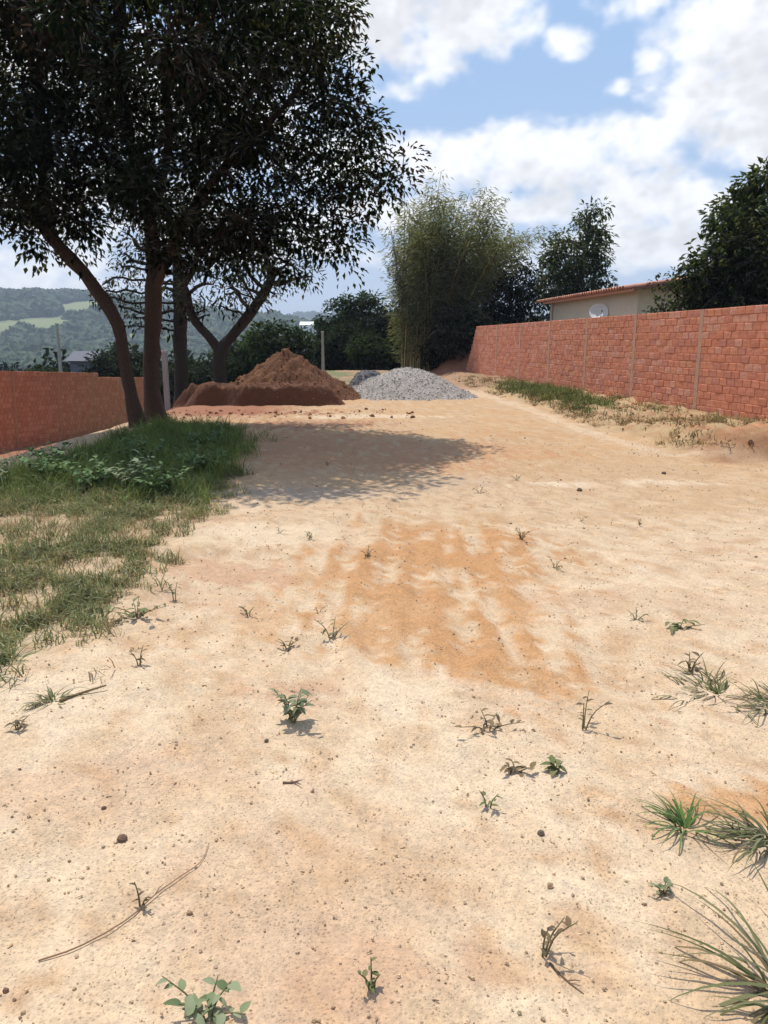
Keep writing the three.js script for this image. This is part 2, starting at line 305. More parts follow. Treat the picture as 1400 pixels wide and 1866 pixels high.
// far woods: rough crowns by the thousand
function crownBlob(seed, det = 2) {
  const g = new THREE.IcosahedronGeometry(1, det), p = g.attributes.position;
  for (let i = 0; i < p.count; i++) { const v = new THREE.Vector3().fromBufferAttribute(p, i); const k = 1 + 0.45 * fbm3(v.x * 2.2 + seed, v.y * 2.2, v.z * 2.2, 3); p.setXYZ(i, v.x * k, Math.max(v.y, -0.5) * k, v.z * k); }
  g.computeVertexNormals(); return g;
}
function leafBlob(seed) {
  const r = mulberry(seed), mb = new MB(), D = new THREE.Vector3(), p = new THREE.Vector3(), N = new THREE.Vector3();
  for (let i = 0; i < 420; i++) { const a = r() * 6.283, u = r() * 1.6 - 0.6, q = Math.sqrt(Math.max(0, 1 - u * u)); D.set(q * Math.cos(a), u, q * Math.sin(a)); p.copy(D).multiplyScalar((0.65 + 0.35 * r()) * (1 + 0.5 * fbm3(D.x * 2 + seed, D.y * 2, D.z * 2, 2))); N.copy(D); D.set(r() - 0.5, r() - 0.7, r() - 0.5).normalize(); if (Math.abs(D.dot(N)) > 0.95) continue; mb.leaf(p, D, N, 0.26, 0.17, null); }
  return mb.geo();
}
function woods(name, label, n, place, mat, seed) {
  const r = mulberry(seed), im = new THREE.InstancedMesh(seed > 6 ? leafBlob(seed) : crownBlob(seed, 3), mat, n), m = new THREE.Matrix4(), q = new THREE.Quaternion(), c = new THREE.Color(); let k = 0;
  for (let t = 0; t < n * 6 && k < n; t++) {
    const s = place(r); if (!s) continue;
    m.compose(s.p, q.setFromAxisAngle(new THREE.Vector3(0, 1, 0), r() * 6.28), new THREE.Vector3(s.w, s.h, s.w));
    im.setMatrixAt(k, m); const b = 0.7 + 0.6 * r(); im.setColorAt(k++, c.setRGB(b * (0.85 + 0.3 * r()), b, b * 0.9));
  }
  im.count = k; im.name = numbered(name); im.castShadow = im.receiveShadow = true; scene.add(im); tag(im, label, null, null, 'stuff'); return im;
}
const blobMat = std([0.045, 0.072, 0.034], { roughness: 1 });
woods('hill_woods', 'hazy blue green woods covering the far hills', 16000, (r) => {
  const F = 520 + 2500 * Math.pow(r(), 1.4), x = (r() * 1.5 - 0.85) * F * 0.75; if (fieldMask(x, F) > 0.4) return null;
  const s = (4 + 6 * r()) * (1 + F / 3000); return { p: V(x, hillH(x, F) + s * 0.2, F), w: s, h: s * (0.75 + 0.5 * r()) };
}, blobMat, 5);
woods('valley_woods', 'dark green woods filling the valley beyond the lot', 2600, (r) => {
  const F = 95 + 420 * Math.pow(r(), 1.2), x = (r() * 1.6 - 1.0) * F * 0.62; if (N2(x * 0.012, F * 0.012) < -0.35) return null;
  const s = 1.6 + 2.6 * r(); return { p: V(x, macroH(x, F) + s * 0.45, F), w: s, h: s * (0.8 + 0.6 * r()) };
}, std([0.09, 0.13, 0.045], { roughness: 1 }), 8);

// ------------------------------------------------------------------ brick walls
const brickTex = [0, 1].map((k) => tile(256, (u, v, P) => {
  const a = P(u, v, 6, 1 + k * 4), b = P(u, v, 22, 3 + k), smear = S(0.25, 0.7, P(u, v, 5, 6 + k * 3) + 0.3 * b), dark = S(0.3, 0.8, P(u, v, 9, 11 + k));
  const q = 0.82 + 0.1 * a + 0.08 * b - 0.22 * dark;
  return [mix(q, 0.86, smear * 0.5), mix(q, 0.95, smear * 0.55), mix(q, 1, smear * 0.55)];
}));
const brickBump = tile(256, (u, v, P) => { const k = 0.5 + 0.3 * Math.sign(Math.sin(v * Math.PI * 12)) * 0.5 + 0.2 * P(u, v, 30, 2); return [k, k, k]; });
const mortarBump = tile(256, (u, v, P) => { const k = 0.5 + 0.25 * P(u, v, 12, 2) + 0.2 * P(u, v, 50, 4); return [k, k, k]; });
function brickGeo(L, h, d, seed) {                                                 // chamfered block, z = 0 the middle of its depth
  const r = mulberry(seed), c = 0.006 + 0.005 * r(), j = () => (r() - 0.5) * 0.006, mb = new MB();
  const hx = L / 2, hy = h / 2, hz = d / 2;
  const ring = (x, y, z) => [[-x + j(), -y + j(), z], [x + j(), -y + j(), z], [x + j(), y + j(), z], [-x + j(), y + j(), z]];
  const R = [ring(hx, hy, -hz), ring(hx, hy, hz - c), ring(hx - c, hy - c, hz)];
  const quad = (a, b, cc, dd) => {
    const A = new THREE.Vector3(...a), n = new THREE.Vector3(...b).sub(A).cross(new THREE.Vector3(...dd).sub(A)).normalize(), k = mb.count;
    for (const p of [a, b, cc, dd]) mb.v(p[0], p[1], p[2], n.x, n.y, n.z, (p[0] + p[2]) / 0.6 + seed * 0.37, p[1] / 0.6 + seed * 0.21 + p[2]);
    mb.i.push(k, k + 1, k + 2, k, k + 2, k + 3);
  };
  for (let k = 0; k < 2; k++) for (let i = 0; i < 4; i++) { const n = (i + 1) % 4; quad(R[k][i], R[k][n], R[k + 1][n], R[k + 1][i]); }
  quad(...R[2]); quad(R[0][3], R[0][2], R[0][1], R[0][0]);
  return mb.geo();
}
// runs from (x0, F0) to (x1, F1); faces towards side (+1: the face is on the left of the run seen from above along it)
function brickWall({ name, label, a, b, yA, yB, courses, ch, bl, tones, mortar, columns, colTone, individual, face, dropAfter, rake, seed }) {
  const r = mulberry(seed), A = V(a[0], yA, a[1]), B = V(b[0], yB, b[1]);
  const L = A.distanceTo(B), dir = B.clone().sub(A).normalize(), zAx = new THREE.Vector3().crossVectors(dir, new THREE.Vector3(0, 1, 0)).normalize().multiplyScalar(face), yAx = new THREE.Vector3().crossVectors(zAx, dir).normalize();
  const g = thing(name, label, 'brick wall', A);
  // the wall's own axes: x along it, y up, z out of the face that looks at the lot
  const xAx = face > 0 ? dir.clone() : dir.clone(); if (yAx.y < 0) yAx.negate();
  const basis = new THREE.Matrix4().makeBasis(xAx, yAx, new THREE.Vector3().crossVectors(xAx, yAx)); g.quaternion.setFromRotationMatrix(basis);
  const zs = new THREE.Vector3().crossVectors(xAx, yAx).dot(zAx) > 0 ? 1 : -1;
  const dep = 0.13, gap = 0.009, geos = [0, 1, 2, 3].map((k) => brickGeo(bl - gap, ch - gap, dep, seed * 7 + k));
  const halves = [0, 1].map((k) => brickGeo(bl / 2 - gap, ch - gap, dep, seed * 9 + k));
  if (zs < 0) for (const q of [...geos, ...halves]) q.rotateY(Math.PI);
  const mats = tones.map((t, k) => std(t, { map: brickTex[k % 2], bumpMap: brickBump, bumpScale: 0.004, roughness: 0.92 }));
  const cores = [];
  const spots = [];
  for (let k = 0; k < courses; k++) {
    const off = k % 2 ? bl / 2 : 0, n = Math.round(L / bl), xEnd = n * bl + (rake ? rake * (courses - 1 - k) / (courses - 1) : 0);
    if (off) spots.push([bl / 4, k, true]);
    for (let i = 0; ; i++) {
      const x = off + (i + 0.5) * bl; if (x + bl / 2 > xEnd + bl * 0.3) break;
      if (dropAfter && x > dropAfter && k >= courses - 1) continue;
      spots.push([x, k, false]);
    }
    const top = dropAfter && k >= courses - 1 ? dropAfter : xEnd;
    cores.push(box(top - 0.03, ch, dep - 0.007, top / 2, (k + 0.5) * ch, 0));
  }
  const core = mesh('mortar', mergeGeometries(cores), std(mortar, { bumpMap: mortarBump, bumpScale: 0.01, roughness: 1 }), g);
  const [f0, f1] = individual; let left = 300; const rest = [];
  const m4 = new THREE.Matrix4(), q4 = new THREE.Quaternion();
  for (const [x, k, half] of spots) {
    const geo = half ? halves[Math.floor(r() * 2)] : geos[Math.floor(r() * 4)], t = Math.floor(clamp(r() * 0.7 + 0.15 + 0.35 * N2(x * 0.5 + seed, k * 0.16), 0, 0.999) * tones.length), px = x, py = (k + 0.5) * ch + 0.007 * N2(x * 0.7, seed + k * 0.1), pz = zs * r() * 0.01, tilt = (r() - 0.5) * 0.012;
    if (x > f0 && x < f1 && left-- > 0) { const m = mesh0('brick', geo, mats[t], g); m.position.set(px, py, pz); m.rotation.z = tilt; }
    else { const c = geo.clone().applyMatrix4(m4.compose(new THREE.Vector3(px, py, pz), q4.setFromAxisAngle(new THREE.Vector3(0, 0, 1), tilt), new THREE.Vector3(1, 1, 1))); const cc = new Float32Array(c.attributes.position.count * 3); for (let i = 0; i < cc.length; i += 3) cc.set(tones[t], i); c.setAttribute('color', new THREE.BufferAttribute(cc, 3)); rest.push(c); }
  }
  const rm = mesh('brick_courses', mergeGeometries(rest), new THREE.MeshStandardMaterial({ vertexColors: true, map: brickTex[0], bumpMap: brickBump, bumpScale: 0.004, roughness: 0.92 }), g); rm.userData.kind = 'stuff';
  const cm = std(colTone, { bumpMap: mortarBump, bumpScale: 0.012, roughness: 0.95, map: brickTex[1] });
  for (const s of columns) mesh('concrete_column', box(0.13, courses * ch - (dropAfter && s > dropAfter ? ch : 0), dep + 0.02, s, (courses * ch - (dropAfter && s > dropAfter ? ch : 0)) / 2, 0), cm, g);
  return g;
}
function mesh0(name, geo, mat, parent) { const m = new THREE.Mesh(geo, mat); m.castShadow = m.receiveShadow = true; parent.userData_n = (parent.userData_n || 0) + 1; m.name = parent.userData_n === 1 ? name : name + '_' + String(parent.userData_n - 1).padStart(3, '0'); parent.add(m); return m; }

brickWall({
  name: 'brick_wall', label: 'long pinkish red clay block wall with concrete columns along the right side', a: [7.02, 9.0], b: [3.77, 32.15], yA: 0.02, yB: -0.1, courses: 15, ch: 0.139, bl: 0.245, face: -1,
  tones: [[0.66, 0.245, 0.14], [0.62, 0.22, 0.115], [0.66, 0.29, 0.19], [0.58, 0.205, 0.115], [0.65, 0.235, 0.125], [0.56, 0.21, 0.135], [0.66, 0.27, 0.145]], mortar: [0.62, 0.26, 0.155], colTone: [0.56, 0.32, 0.21],
  columns: [0.9, 3.6, 6.3, 9.1, 11.9, 14.7, 17.5, 20.3], individual: [3.9, 14], rake: 1.8, seed: 3,
});
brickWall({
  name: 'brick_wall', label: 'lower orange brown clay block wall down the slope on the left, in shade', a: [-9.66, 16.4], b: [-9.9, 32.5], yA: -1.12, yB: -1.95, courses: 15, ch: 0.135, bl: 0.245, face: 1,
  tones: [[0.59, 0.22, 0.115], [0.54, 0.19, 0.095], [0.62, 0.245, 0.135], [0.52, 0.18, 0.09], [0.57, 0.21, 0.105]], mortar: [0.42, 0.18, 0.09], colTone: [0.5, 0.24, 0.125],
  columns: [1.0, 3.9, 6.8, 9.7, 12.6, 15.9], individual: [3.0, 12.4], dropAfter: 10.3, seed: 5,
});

// ------------------------------------------------------------------ growing trees
function sampleBlobs(r, blobs, n) {
  const vol = blobs.map((b) => b[3] * b[4] * b[5] * (b[6] ?? 1)), tot = vol.reduce((a, b) => a + b, 0), out = [];
  blobs.forEach((b, i) => {
    const k = Math.max(3, Math.round(n * vol[i] / tot));
    for (let t = 0; t < k;) { const x = r() * 2 - 1, y = r() * 2 - 1, z = r() * 2 - 1, q = x * x + y * y + z * z; if (q > 1 || (q < 0.25 && r() < 0.6)) continue; const sc = 1.1 / Math.pow(b[3] * b[4] * b[5], 0.2); if (N3((b[0] + x * b[3]) * sc, (b[1] + y * b[4]) * sc, (b[2] + z * b[5]) * sc) < -0.42 && r() < 0.9) { if (r() < 0.1) t++; continue; } out.push(V(b[0] + x * b[3], b[1] + y * b[4], b[2] + z * b[5])); t++; }
  });
  return out;
}
function grow(r, stems, attract, { step = 0.3, kill = 0.5, reach = 3, iter = 120 }) {
  const nodes = [];
  const add = (p, parent, stem) => { nodes.push({ p, parent, stem, kids: [], n: 0 }); if (parent >= 0) nodes[parent].kids.push(nodes.length - 1); return nodes.length - 1; };
  stems.forEach((st, si) => {
    const c = new THREE.CatmullRomCurve3(st.pts, false, 'centripetal'), k = Math.max(2, Math.round(c.getLength() / step)), pts = c.getSpacedPoints(k);
    let par = -1, from = 0;
    if (st.join) { let best = 1e9; nodes.forEach((n, i) => { const d = n.p.distanceToSquared(pts[0]); if (d < best) { best = d; par = i; } }); from = 1; }
    for (let i = from; i < pts.length; i++) { const w = st.wob ?? 0.03; par = add(i ? pts[i].add(new THREE.Vector3((r() - 0.5) * w, 0, (r() - 0.5) * w)) : pts[i], par, st.join ? nodes[par].stem : si); if (!st.join) nodes[par].main = true; }
  });
  const near = new Int32Array(attract.length).fill(-1), nd = new Float32Array(attract.length).fill(1e9), alive = new Uint8Array(attract.length).fill(1); let done = 0;
  for (let it = 0; it < iter; it++) {
    for (let i = 0; i < attract.length; i++) if (alive[i]) {
      for (let j = done; j < nodes.length; j++) { const d = attract[i].distanceToSquared(nodes[j].p); if (d < nd[i]) { nd[i] = d; near[i] = j; } }
      if (nd[i] < kill * kill) alive[i] = 0;
    }
    done = nodes.length;
    const pull = new Map(); let any = false;
    for (let i = 0; i < attract.length; i++) if (alive[i] && nd[i] < reach * reach) { const v = pull.get(near[i]) || new THREE.Vector3(); v.add(attract[i].clone().sub(nodes[near[i]].p).normalize()); pull.set(near[i], v); any = true; }
    if (!any) { reach *= 1.5; if (reach > 30) break; continue; }
    for (const [j, v] of pull) {
      v.normalize().add(new THREE.Vector3(r() - 0.5, r() - 0.5, r() - 0.5).multiplyScalar(0.55)).normalize().multiplyScalar(step);
      const p = nodes[j].p.clone().add(v); if (nodes[j].kids.some((q) => nodes[q].p.distanceToSquared(p) < step * step * 0.02)) continue;
      add(p, j, nodes[j].stem);
    }
  }
  for (let i = nodes.length - 1; i >= 0; i--) { const n = nodes[i]; if (!n.kids.length) n.n = 1; if (n.parent >= 0) nodes[n.parent].n += n.n; }
  return nodes;
}
// trunk and limbs as tubes; every limb that leaves a stem is a part
function woodParts(nodes, stemRad, stemMax, parent, mat, { minR = 0.006, pow = 0.46, limbFrom = 0.02, sides = 7, flare = 0.8 }) {
  const rad = (n) => Math.max(minR, stemRad[n.stem] * Math.pow(n.n / stemMax[n.stem], pow));
  const builders = new Map();
  const start = (i, limb) => {
    const chain = [i]; let k = i;
    for (;;) {
      const kids = nodes[k].kids; if (!kids.length) break;
      const isMain = (q) => (nodes[q].main ? 1e6 : 0) + nodes[q].n; let best = kids[0]; for (const q of kids) if (isMain(q) > isMain(best)) best = q;
      for (const q of kids) if (q !== best) start2(q, k, limb);
      chain.push(best); k = best;
    }
    return chain;
  };
  const todo = []; const start2 = (q, from, limb) => todo.push([q, from, limb]);
  const emit = (chain, from, limb) => {
    const pts = chain.map((q) => nodes[q].p.clone()), rs = chain.map((q) => rad(nodes[q]));
    if (from >= 0) { pts.unshift(nodes[from].p.clone()); rs.unshift(Math.min(rs[0] * 1.25, rad(nodes[from]))); }
    else { for (let i = 0; i < Math.min(4, rs.length); i++) rs[i] *= 1 + flare * Math.pow(1 - i / 4, 2); }
    rs[rs.length - 1] = Math.min(rs[rs.length - 1], minR);
    if (pts.length < 2) return;
    const key = limb; if (!builders.has(key)) builders.set(key, { mb: new MB(), r: 0 }); const b = builders.get(key); b.r = Math.max(b.r, rs[0]);
    b.mb.tube(pts, rs, rs[0] > 0.05 ? sides + 4 : rs[0] > 0.02 ? sides : 4);
  };
  nodes.forEach((n, i) => { if (n.parent < 0) emit(start(i, 'trunk' + i), -1, 'trunk' + i); });
  let li = 0;
  while (todo.length) { const [q, from, limb] = todo.pop(); const l = String(limb).startsWith('trunk') ? (rad(nodes[q]) > limbFrom ? 'limb' + li++ : 'twigs') : limb; emit(start(q, l), from, l); }
  for (const [k, b] of builders) { const m = mesh(k.startsWith('trunk') ? 'trunk' : k === 'twigs' ? 'twigs' : 'branch', b.mb.geo(), mat, parent); if (k === 'twigs') m.userData.kind = 'stuff'; }
}
const tips = (nodes, most = 2) => nodes.filter((n) => n.n <= most && !n.main).map((n) => n.p);
function foliage(r, centres, per, { spread = 0.3, len = 0.13, wid = 0.04, droop = 0.6, tones, hang = 0 }) {
  const mb = new MB(), D = new THREE.Vector3(), N = new THREE.Vector3(), p = new THREE.Vector3();
  for (const c of centres) {
    const big = 0.75 + 0.55 * r(), k = Math.round(per * (0.5 + r())), tone = tones[Math.floor(r() * tones.length)], br = 0.75 + 0.5 * r();
    for (let i = 0; i < k; i++) {
      const a = r() * 6.283, u = r() * 2 - 1, q = Math.sqrt(1 - u * u), s = spread * big * Math.cbrt(r());
      D.set(q * Math.cos(a), u, q * Math.sin(a)); p.copy(D).multiplyScalar(s); p.y *= 0.8; p.y -= hang * r(); p.add(c);
      D.y -= droop * 2 * r(); D.normalize(); N.set(r() - 0.5, 1.2, r() - 0.5).normalize(); if (Math.abs(D.dot(N)) > 0.95) N.set(1, 0, 0);
      const b = br * (0.8 + 0.4 * r()), l = len * big * (0.7 + 0.6 * r());
      mb.leaf(p, D, N, l, wid * big * (0.8 + 0.4 * r()), [tone[0] * b, tone[1] * b, tone[2] * b]);
    }
  }
  return mb.geo();
}
const barkBump = tile(512, (u, v, P) => { const k = 0.5 + 0.3 * P(u, v * 0.5 + 0.25 * 0, 26, 1) + 0.2 * P(u, v, 60, 3); return [k, k, k]; });
const barkMap = tile(512, (u, v, P) => { const k = 0.68 + 0.2 * P(u, v, 10, 1) + 0.2 * P(u, v, 40, 3), l = S(0.3, 0.7, P(u, v, 7, 9)) * 0.12; return [k + l, k + l, k + l * 1.1]; });
const bark = (c) => std(c, { map: barkMap, bumpMap: barkBump, bumpScale: 0.04, roughness: 0.95 });
const leafMat = (t, rough = 0.6) => new THREE.MeshPhysicalMaterial({ vertexColors: true, roughness: Math.max(rough, 0.8), specularIntensity: 0.35, transmission: t, thickness: 0, ior: 1.4 });
function tree({ name, label, category = 'tree', seed, stems, rads, blobs, attract, barkTone, leaves, per, mat, growth = {}, wood = {}, tipMost = 2, crownName = 'crown', root }) {
  const r = mulberry(seed), nodes = grow(r, stems, sampleBlobs(r, blobs, attract), growth);
  const base = root ?? stems[0].pts[0].clone(); const g = thing(name, label, category, base);
  for (const n of nodes) n.p = n.p.clone().sub(base);
  const max = []; nodes.forEach((n) => { if (n.parent < 0) max[n.stem] = n.n; });
  woodParts(nodes, rads, max, g, bark(barkTone), wood);
  mesh(crownName, foliage(r, tips(nodes, tipMost), per, leaves), mat, g);
  return g;
}
const DARK = [[0.127, 0.164, 0.051], [0.146, 0.182, 0.055], [0.182, 0.200, 0.055], [0.100, 0.137, 0.047], [0.237, 0.209, 0.065], [0.237, 0.146, 0.073]];
tree({
  name: 'shade_tree', label: 'big dark spreading tree with two leaning trunks beside the grass on the left', seed: 71,
  stems: [
    { pts: [V(-4.28, -0.15, 14.6), V(-4.32, 0.6, 14.55), V(-4.25, 1.4, 14.5), V(-4.05, 2.4, 14.2), V(-3.98, 3.6, 13.9), V(-4.15, 5, 13.5), V(-4.1, 6.6, 13.3)] },
    { pts: [V(-4.35, -0.15, 13.75), V(-4.44, 0.6, 13.7), V(-4.5, 1.3, 13.65), V(-4.58, 1.85, 13.6), V(-4.95, 2.5, 13.5), V(-5.45, 3.2, 13.3), V(-6.0, 4.1, 13.2), V(-6.6, 5.0, 13.2)] },
    { join: true, pts: [V(-4.08, 2.3, 14.2), V(-3.4, 3.2, 13.5), V(-2.5, 4.1, 12.9), V(-1.6, 4.8, 12.6)] },
    { join: true, pts: [V(-3.98, 3.4, 13.9), V(-3.3, 4.4, 12.8), V(-3.0, 5.2, 11.6)] },
    { join: true, pts: [V(-5.4, 3.2, 13.3), V(-5.2, 4.6, 12.6), V(-4.8, 6.0, 12.2)] },
  ],
  rads: [0.145, 0.108],
  blobs: [[-3.9, 6.0, 13.3, 3.2, 2.2, 3.2], [-1.4, 5.2, 12.8, 1.25, 1.45, 1.8], [-0.35, 4.2, 12.5, 0.85, 1.0, 1.2, 1.8], [-1.15, 3.35, 12.4, 0.8, 0.8, 1.0, 2.2], [-0.75, 3.05, 12.3, 0.5, 0.5, 0.7, 2.2], [-1.7, 3.0, 12.5, 0.7, 0.5, 0.9, 2], [-0.95, 6.0, 12.8, 0.8, 0.8, 1.2, 1.6], [-6.4, 5.3, 13.2, 2.4, 2.0, 2.6], [-8.4, 4.9, 13, 1.7, 1.5, 2.2],
    [-2.8, 3.75, 12.8, 1.5, 0.9, 2.4], [-5.3, 4.2, 13, 1.5, 0.9, 2.2], [-3.6, 7.8, 13.3, 2.4, 1.1, 2.4], [-7.0, 3.65, 13, 1.5, 0.45, 1.2, 1.0], [-2.5, 5.3, 10.4, 1.7, 1.2, 1.6], [-5.6, 3.9, 12.6, 1.6, 0.7, 1.6], [-5.3, 3.35, 13.2, 1.0, 0.5, 1.0], [-3.3, 3.2, 13.2, 1.0, 0.6, 1.2]],
  attract: 3800, growth: { step: 0.24, kill: 0.36, reach: 2.2 }, wood: { pow: 0.52, limbFrom: 0.02 },
  barkTone: [0.12, 0.064, 0.042], per: 52, tipMost: 4, mat: leafMat(0.4, 0.8), leaves: { spread: 0.36, len: 0.105, wid: 0.056, droop: 0.35, tones: DARK, hang: 0.12 },
});
tree({
  name: 'forked_tree', label: 'small sparse tree with a forked trunk, right behind the red earth bank', seed: 72,
  stems: [{ pts: [V(-4.85, -0.4, 23), V(-4.8, 0.5, 23), V(-4.75, 1.2, 23), V(-4.3, 1.7, 23), V(-3.7, 2.4, 22.9), V(-3.2, 3.1, 22.8)] }, { join: true, pts: [V(-4.75, 1.2, 23), V(-5.1, 1.6, 23), V(-5.5, 2.1, 23), V(-5.7, 3, 23)] }],
  rads: [0.19], blobs: [[-3.6, 3.4, 22.8, 1.6, 0.9, 1.4], [-5.4, 3.1, 23, 1.1, 1.0, 1.3], [-4.2, 2.7, 22.6, 0.7, 0.5, 0.7], [-2.6, 3.0, 22.8, 0.8, 0.5, 0.8], [-4.4, 4.6, 23, 1.8, 1.0, 1.5]], attract: 520, growth: { step: 0.25, kill: 0.38, reach: 2 },
  barkTone: [0.07, 0.05, 0.035], per: 16, tipMost: 1, mat: leafMat(0.55), leaves: { spread: 0.34, len: 0.16, wid: 0.06, droop: 0.5, tones: DARK, hang: 0.05 },
});
tree({
  name: 'slender_tree', label: 'slender dark tree trunk close behind the two leaning trunks', seed: 73,
  stems: [{ pts: [V(-6.35, -0.8, 24.5), V(-6.32, 0.6, 24.5), V(-6.25, 2, 24.4), V(-6.2, 3.4, 24.4), V(-6.3, 4.6, 24.4)] }], rads: [0.2],
  blobs: [[-6.3, 4.6, 24.4, 1.8, 1.3, 1.6], [-7.3, 3.8, 24.4, 1.2, 0.9, 1.2], [-7.5, 2.5, 24.4, 1.0, 0.75, 0.9], [-8.4, 3.0, 24.4, 0.7, 0.5, 0.8]], attract: 420, growth: { step: 0.28, kill: 0.45, reach: 2.4 }, barkTone: [0.065, 0.048, 0.036], per: 16, tipMost: 1, mat: leafMat(0.15),
  leaves: { spread: 0.35, len: 0.16, wid: 0.06, droop: 0.5, tones: DARK },
});
const OLIVE = [[0.222, 0.300, 0.088], [0.271, 0.330, 0.098], [0.330, 0.349, 0.106], [0.174, 0.242, 0.077]];
tree({
  name: 'garden_tree', label: 'dense dark green tree rising behind the right wall at the frame edge', seed: 74,
  stems: [{ pts: [V(9.3, 0.1, 21), V(9.35, 1.2, 21), V(9.5, 2.4, 21), V(9.8, 3.6, 21), V(10, 4.6, 21)] }, { join: true, pts: [V(9.35, 1.2, 21), V(8.8, 2.2, 20.8), V(8.4, 3, 20.6)] }], rads: [0.2],
  blobs: [[9.9, 3.9, 21, 1.7, 1.75, 1.8], [8.6, 3.0, 20.7, 1.1, 1.2, 1.3], [8.9, 4.0, 20.8, 0.8, 0.7, 1.0], [11.4, 4.2, 21, 1.6, 1.8, 1.8], [10.2, 5.0, 21, 1.1, 0.9, 1.2], [10.6, 2.6, 20.6, 1.6, 0.9, 1.4]], attract: 900, growth: { step: 0.26, kill: 0.4, reach: 2.2 },
  barkTone: [0.13, 0.09, 0.06], per: 52, tipMost: 2, mat: leafMat(0.55), leaves: { spread: 0.38, len: 0.17, wid: 0.1, droop: 0.5, tones: OLIVE },
});
tree({
  name: 'bush', label: 'lighter green bush between the house corner and the dense garden tree', category: 'bush', seed: 75,
  stems: [{ pts: [V(7.65, 0.1, 20.6), V(7.65, 0.9, 20.6), V(7.6, 1.7, 20.5), V(7.6, 2.3, 20.5)] }], rads: [0.06],
  blobs: [[7.5, 2.45, 20.4, 0.75, 0.85, 0.9], [7.1, 2.3, 20.3, 0.45, 0.4, 0.5], [8.0, 3.0, 20.3, 0.6, 0.6, 0.6], [8.0, 2.2, 20.3, 0.7, 0.8, 0.8]], attract: 300, growth: { step: 0.2, kill: 0.3, reach: 2 }, barkTone: [0.15, 0.1, 0.07], per: 22, tipMost: 1, mat: leafMat(0.3),
  leaves: { spread: 0.26, len: 0.12, wid: 0.06, droop: 0.4, tones: [[0.15, 0.21, 0.06], [0.17, 0.22, 0.065], [0.12, 0.17, 0.05]] },
});
tree({
  name: 'background_tree', label: 'tall dark tree with a loose top behind the tiled house roof', seed: 76,
  stems: [{ pts: [V(10.1, 0.6, 42), V(10.1, 2.5, 42), V(10.2, 4.5, 42), V(10.5, 6.5, 42), V(10.6, 7.8, 42)] }], rads: [0.22],
  blobs: [[9.9, 5.6, 42, 1.9, 1.5, 1.9], [10.5, 7.0, 42, 1.0, 1.2, 1.2], [10.9, 7.9, 42, 0.45, 0.5, 0.6], [10.2, 7.9, 42, 0.45, 0.5, 0.6], [11.3, 6.6, 42, 0.7, 0.6, 0.8], [8.8, 6.3, 42, 0.9, 0.8, 0.9], [10.0, 4.0, 42, 2.2, 1.2, 2]], attract: 700, growth: { step: 0.32, kill: 0.5, reach: 2.6 },
  barkTone: [0.14, 0.1, 0.08], per: 34, tipMost: 2, mat: leafMat(0.55), leaves: { spread: 0.44, len: 0.24, wid: 0.11, droop: 0.5, tones: OLIVE },
});
// trees and bushes that close the view behind the earth heaps and the left wall
const GREENS = [[0.169, 0.260, 0.078], [0.208, 0.286, 0.085], [0.137, 0.221, 0.072]], BLUEGREEN = [[0.115, 0.165, 0.075], [0.14, 0.19, 0.075]];
const BACK = [
  ['background_bush', 'low green bush peeping over the left brick wall at the frame edge', -20.5, 46, 2.6, 3.6, GREENS], ['background_bush', 'second green bush over the left wall, between frame edge and pole', -17.6, 45, 1.7, 3.2, GREENS],
  ['background_tree', 'dark tree just left of the leaning trunks, behind the left wall', -14.6, 43, 1.7, 4.6, BLUEGREEN], ['background_bush', 'dark bush seen between the leaning trunks and the forked trunk', -10.6, 41, 2.2, 3.4, BLUEGREEN],
  ['background_tree', 'bushy tree just right of the forked trunk, left behind the soil heap', -7.0, 42, 2.2, 4.0, GREENS], ['background_bush', 'low bush directly behind the peak of the soil heap', -5.2, 39, 1.6, 2.9, GREENS],
  ['background_tree', 'rounded bright green tree behind the right slope of the soil heap', -1.7, 49, 2.3, 5.1, GREENS], ['background_bush', 'dark bush below the rounded bright green tree', -2.6, 44, 1.7, 2.7, BLUEGREEN],
  ['background_bush', 'grey green bush at the left foot of the bamboo clump', 0.5, 44, 1.3, 3.6, [[0.09, 0.12, 0.055], [0.075, 0.10, 0.045]]], ['background_bush', 'small bush behind the left end of the gravel heap', -0.6, 40, 1.1, 1.9, GREENS],
];
BACK.forEach(([name, label, x, F, w, h, tones], i) => {
  const y = macroH(x, F);
  tree({
    name, label, category: name.endsWith('bush') ? 'bush' : 'tree', seed: 200 + i, stems: [{ pts: [V(x, y - 0.1, F), V(x + 0.05, y + h * 0.3, F), V(x - 0.1, y + h * 0.6, F), V(x, y + h * 0.8, F)] }], rads: [0.05 + 0.025 * h],
    blobs: [[x, y + h * 0.55, F, w, h * 0.42, w * 0.9], [x - w * 0.5, y + h * 0.62, F - 0.3, w * 0.55, h * 0.27, w * 0.5], [x + w * 0.45, y + h * 0.7, F, w * 0.5, h * 0.28, w * 0.5], [x + w * 0.1, y + h * 0.28, F - w * 0.4, w * 0.8, h * 0.26, w * 0.5]],
    attract: 300, growth: { step: 0.32, kill: 0.48, reach: 2.6 }, barkTone: [0.12, 0.09, 0.06], per: 40, tipMost: 2, mat: leafMat(0.55), leaves: { spread: 0.42, len: 0.22, wid: 0.14, droop: 0.4, tones },
  });
});
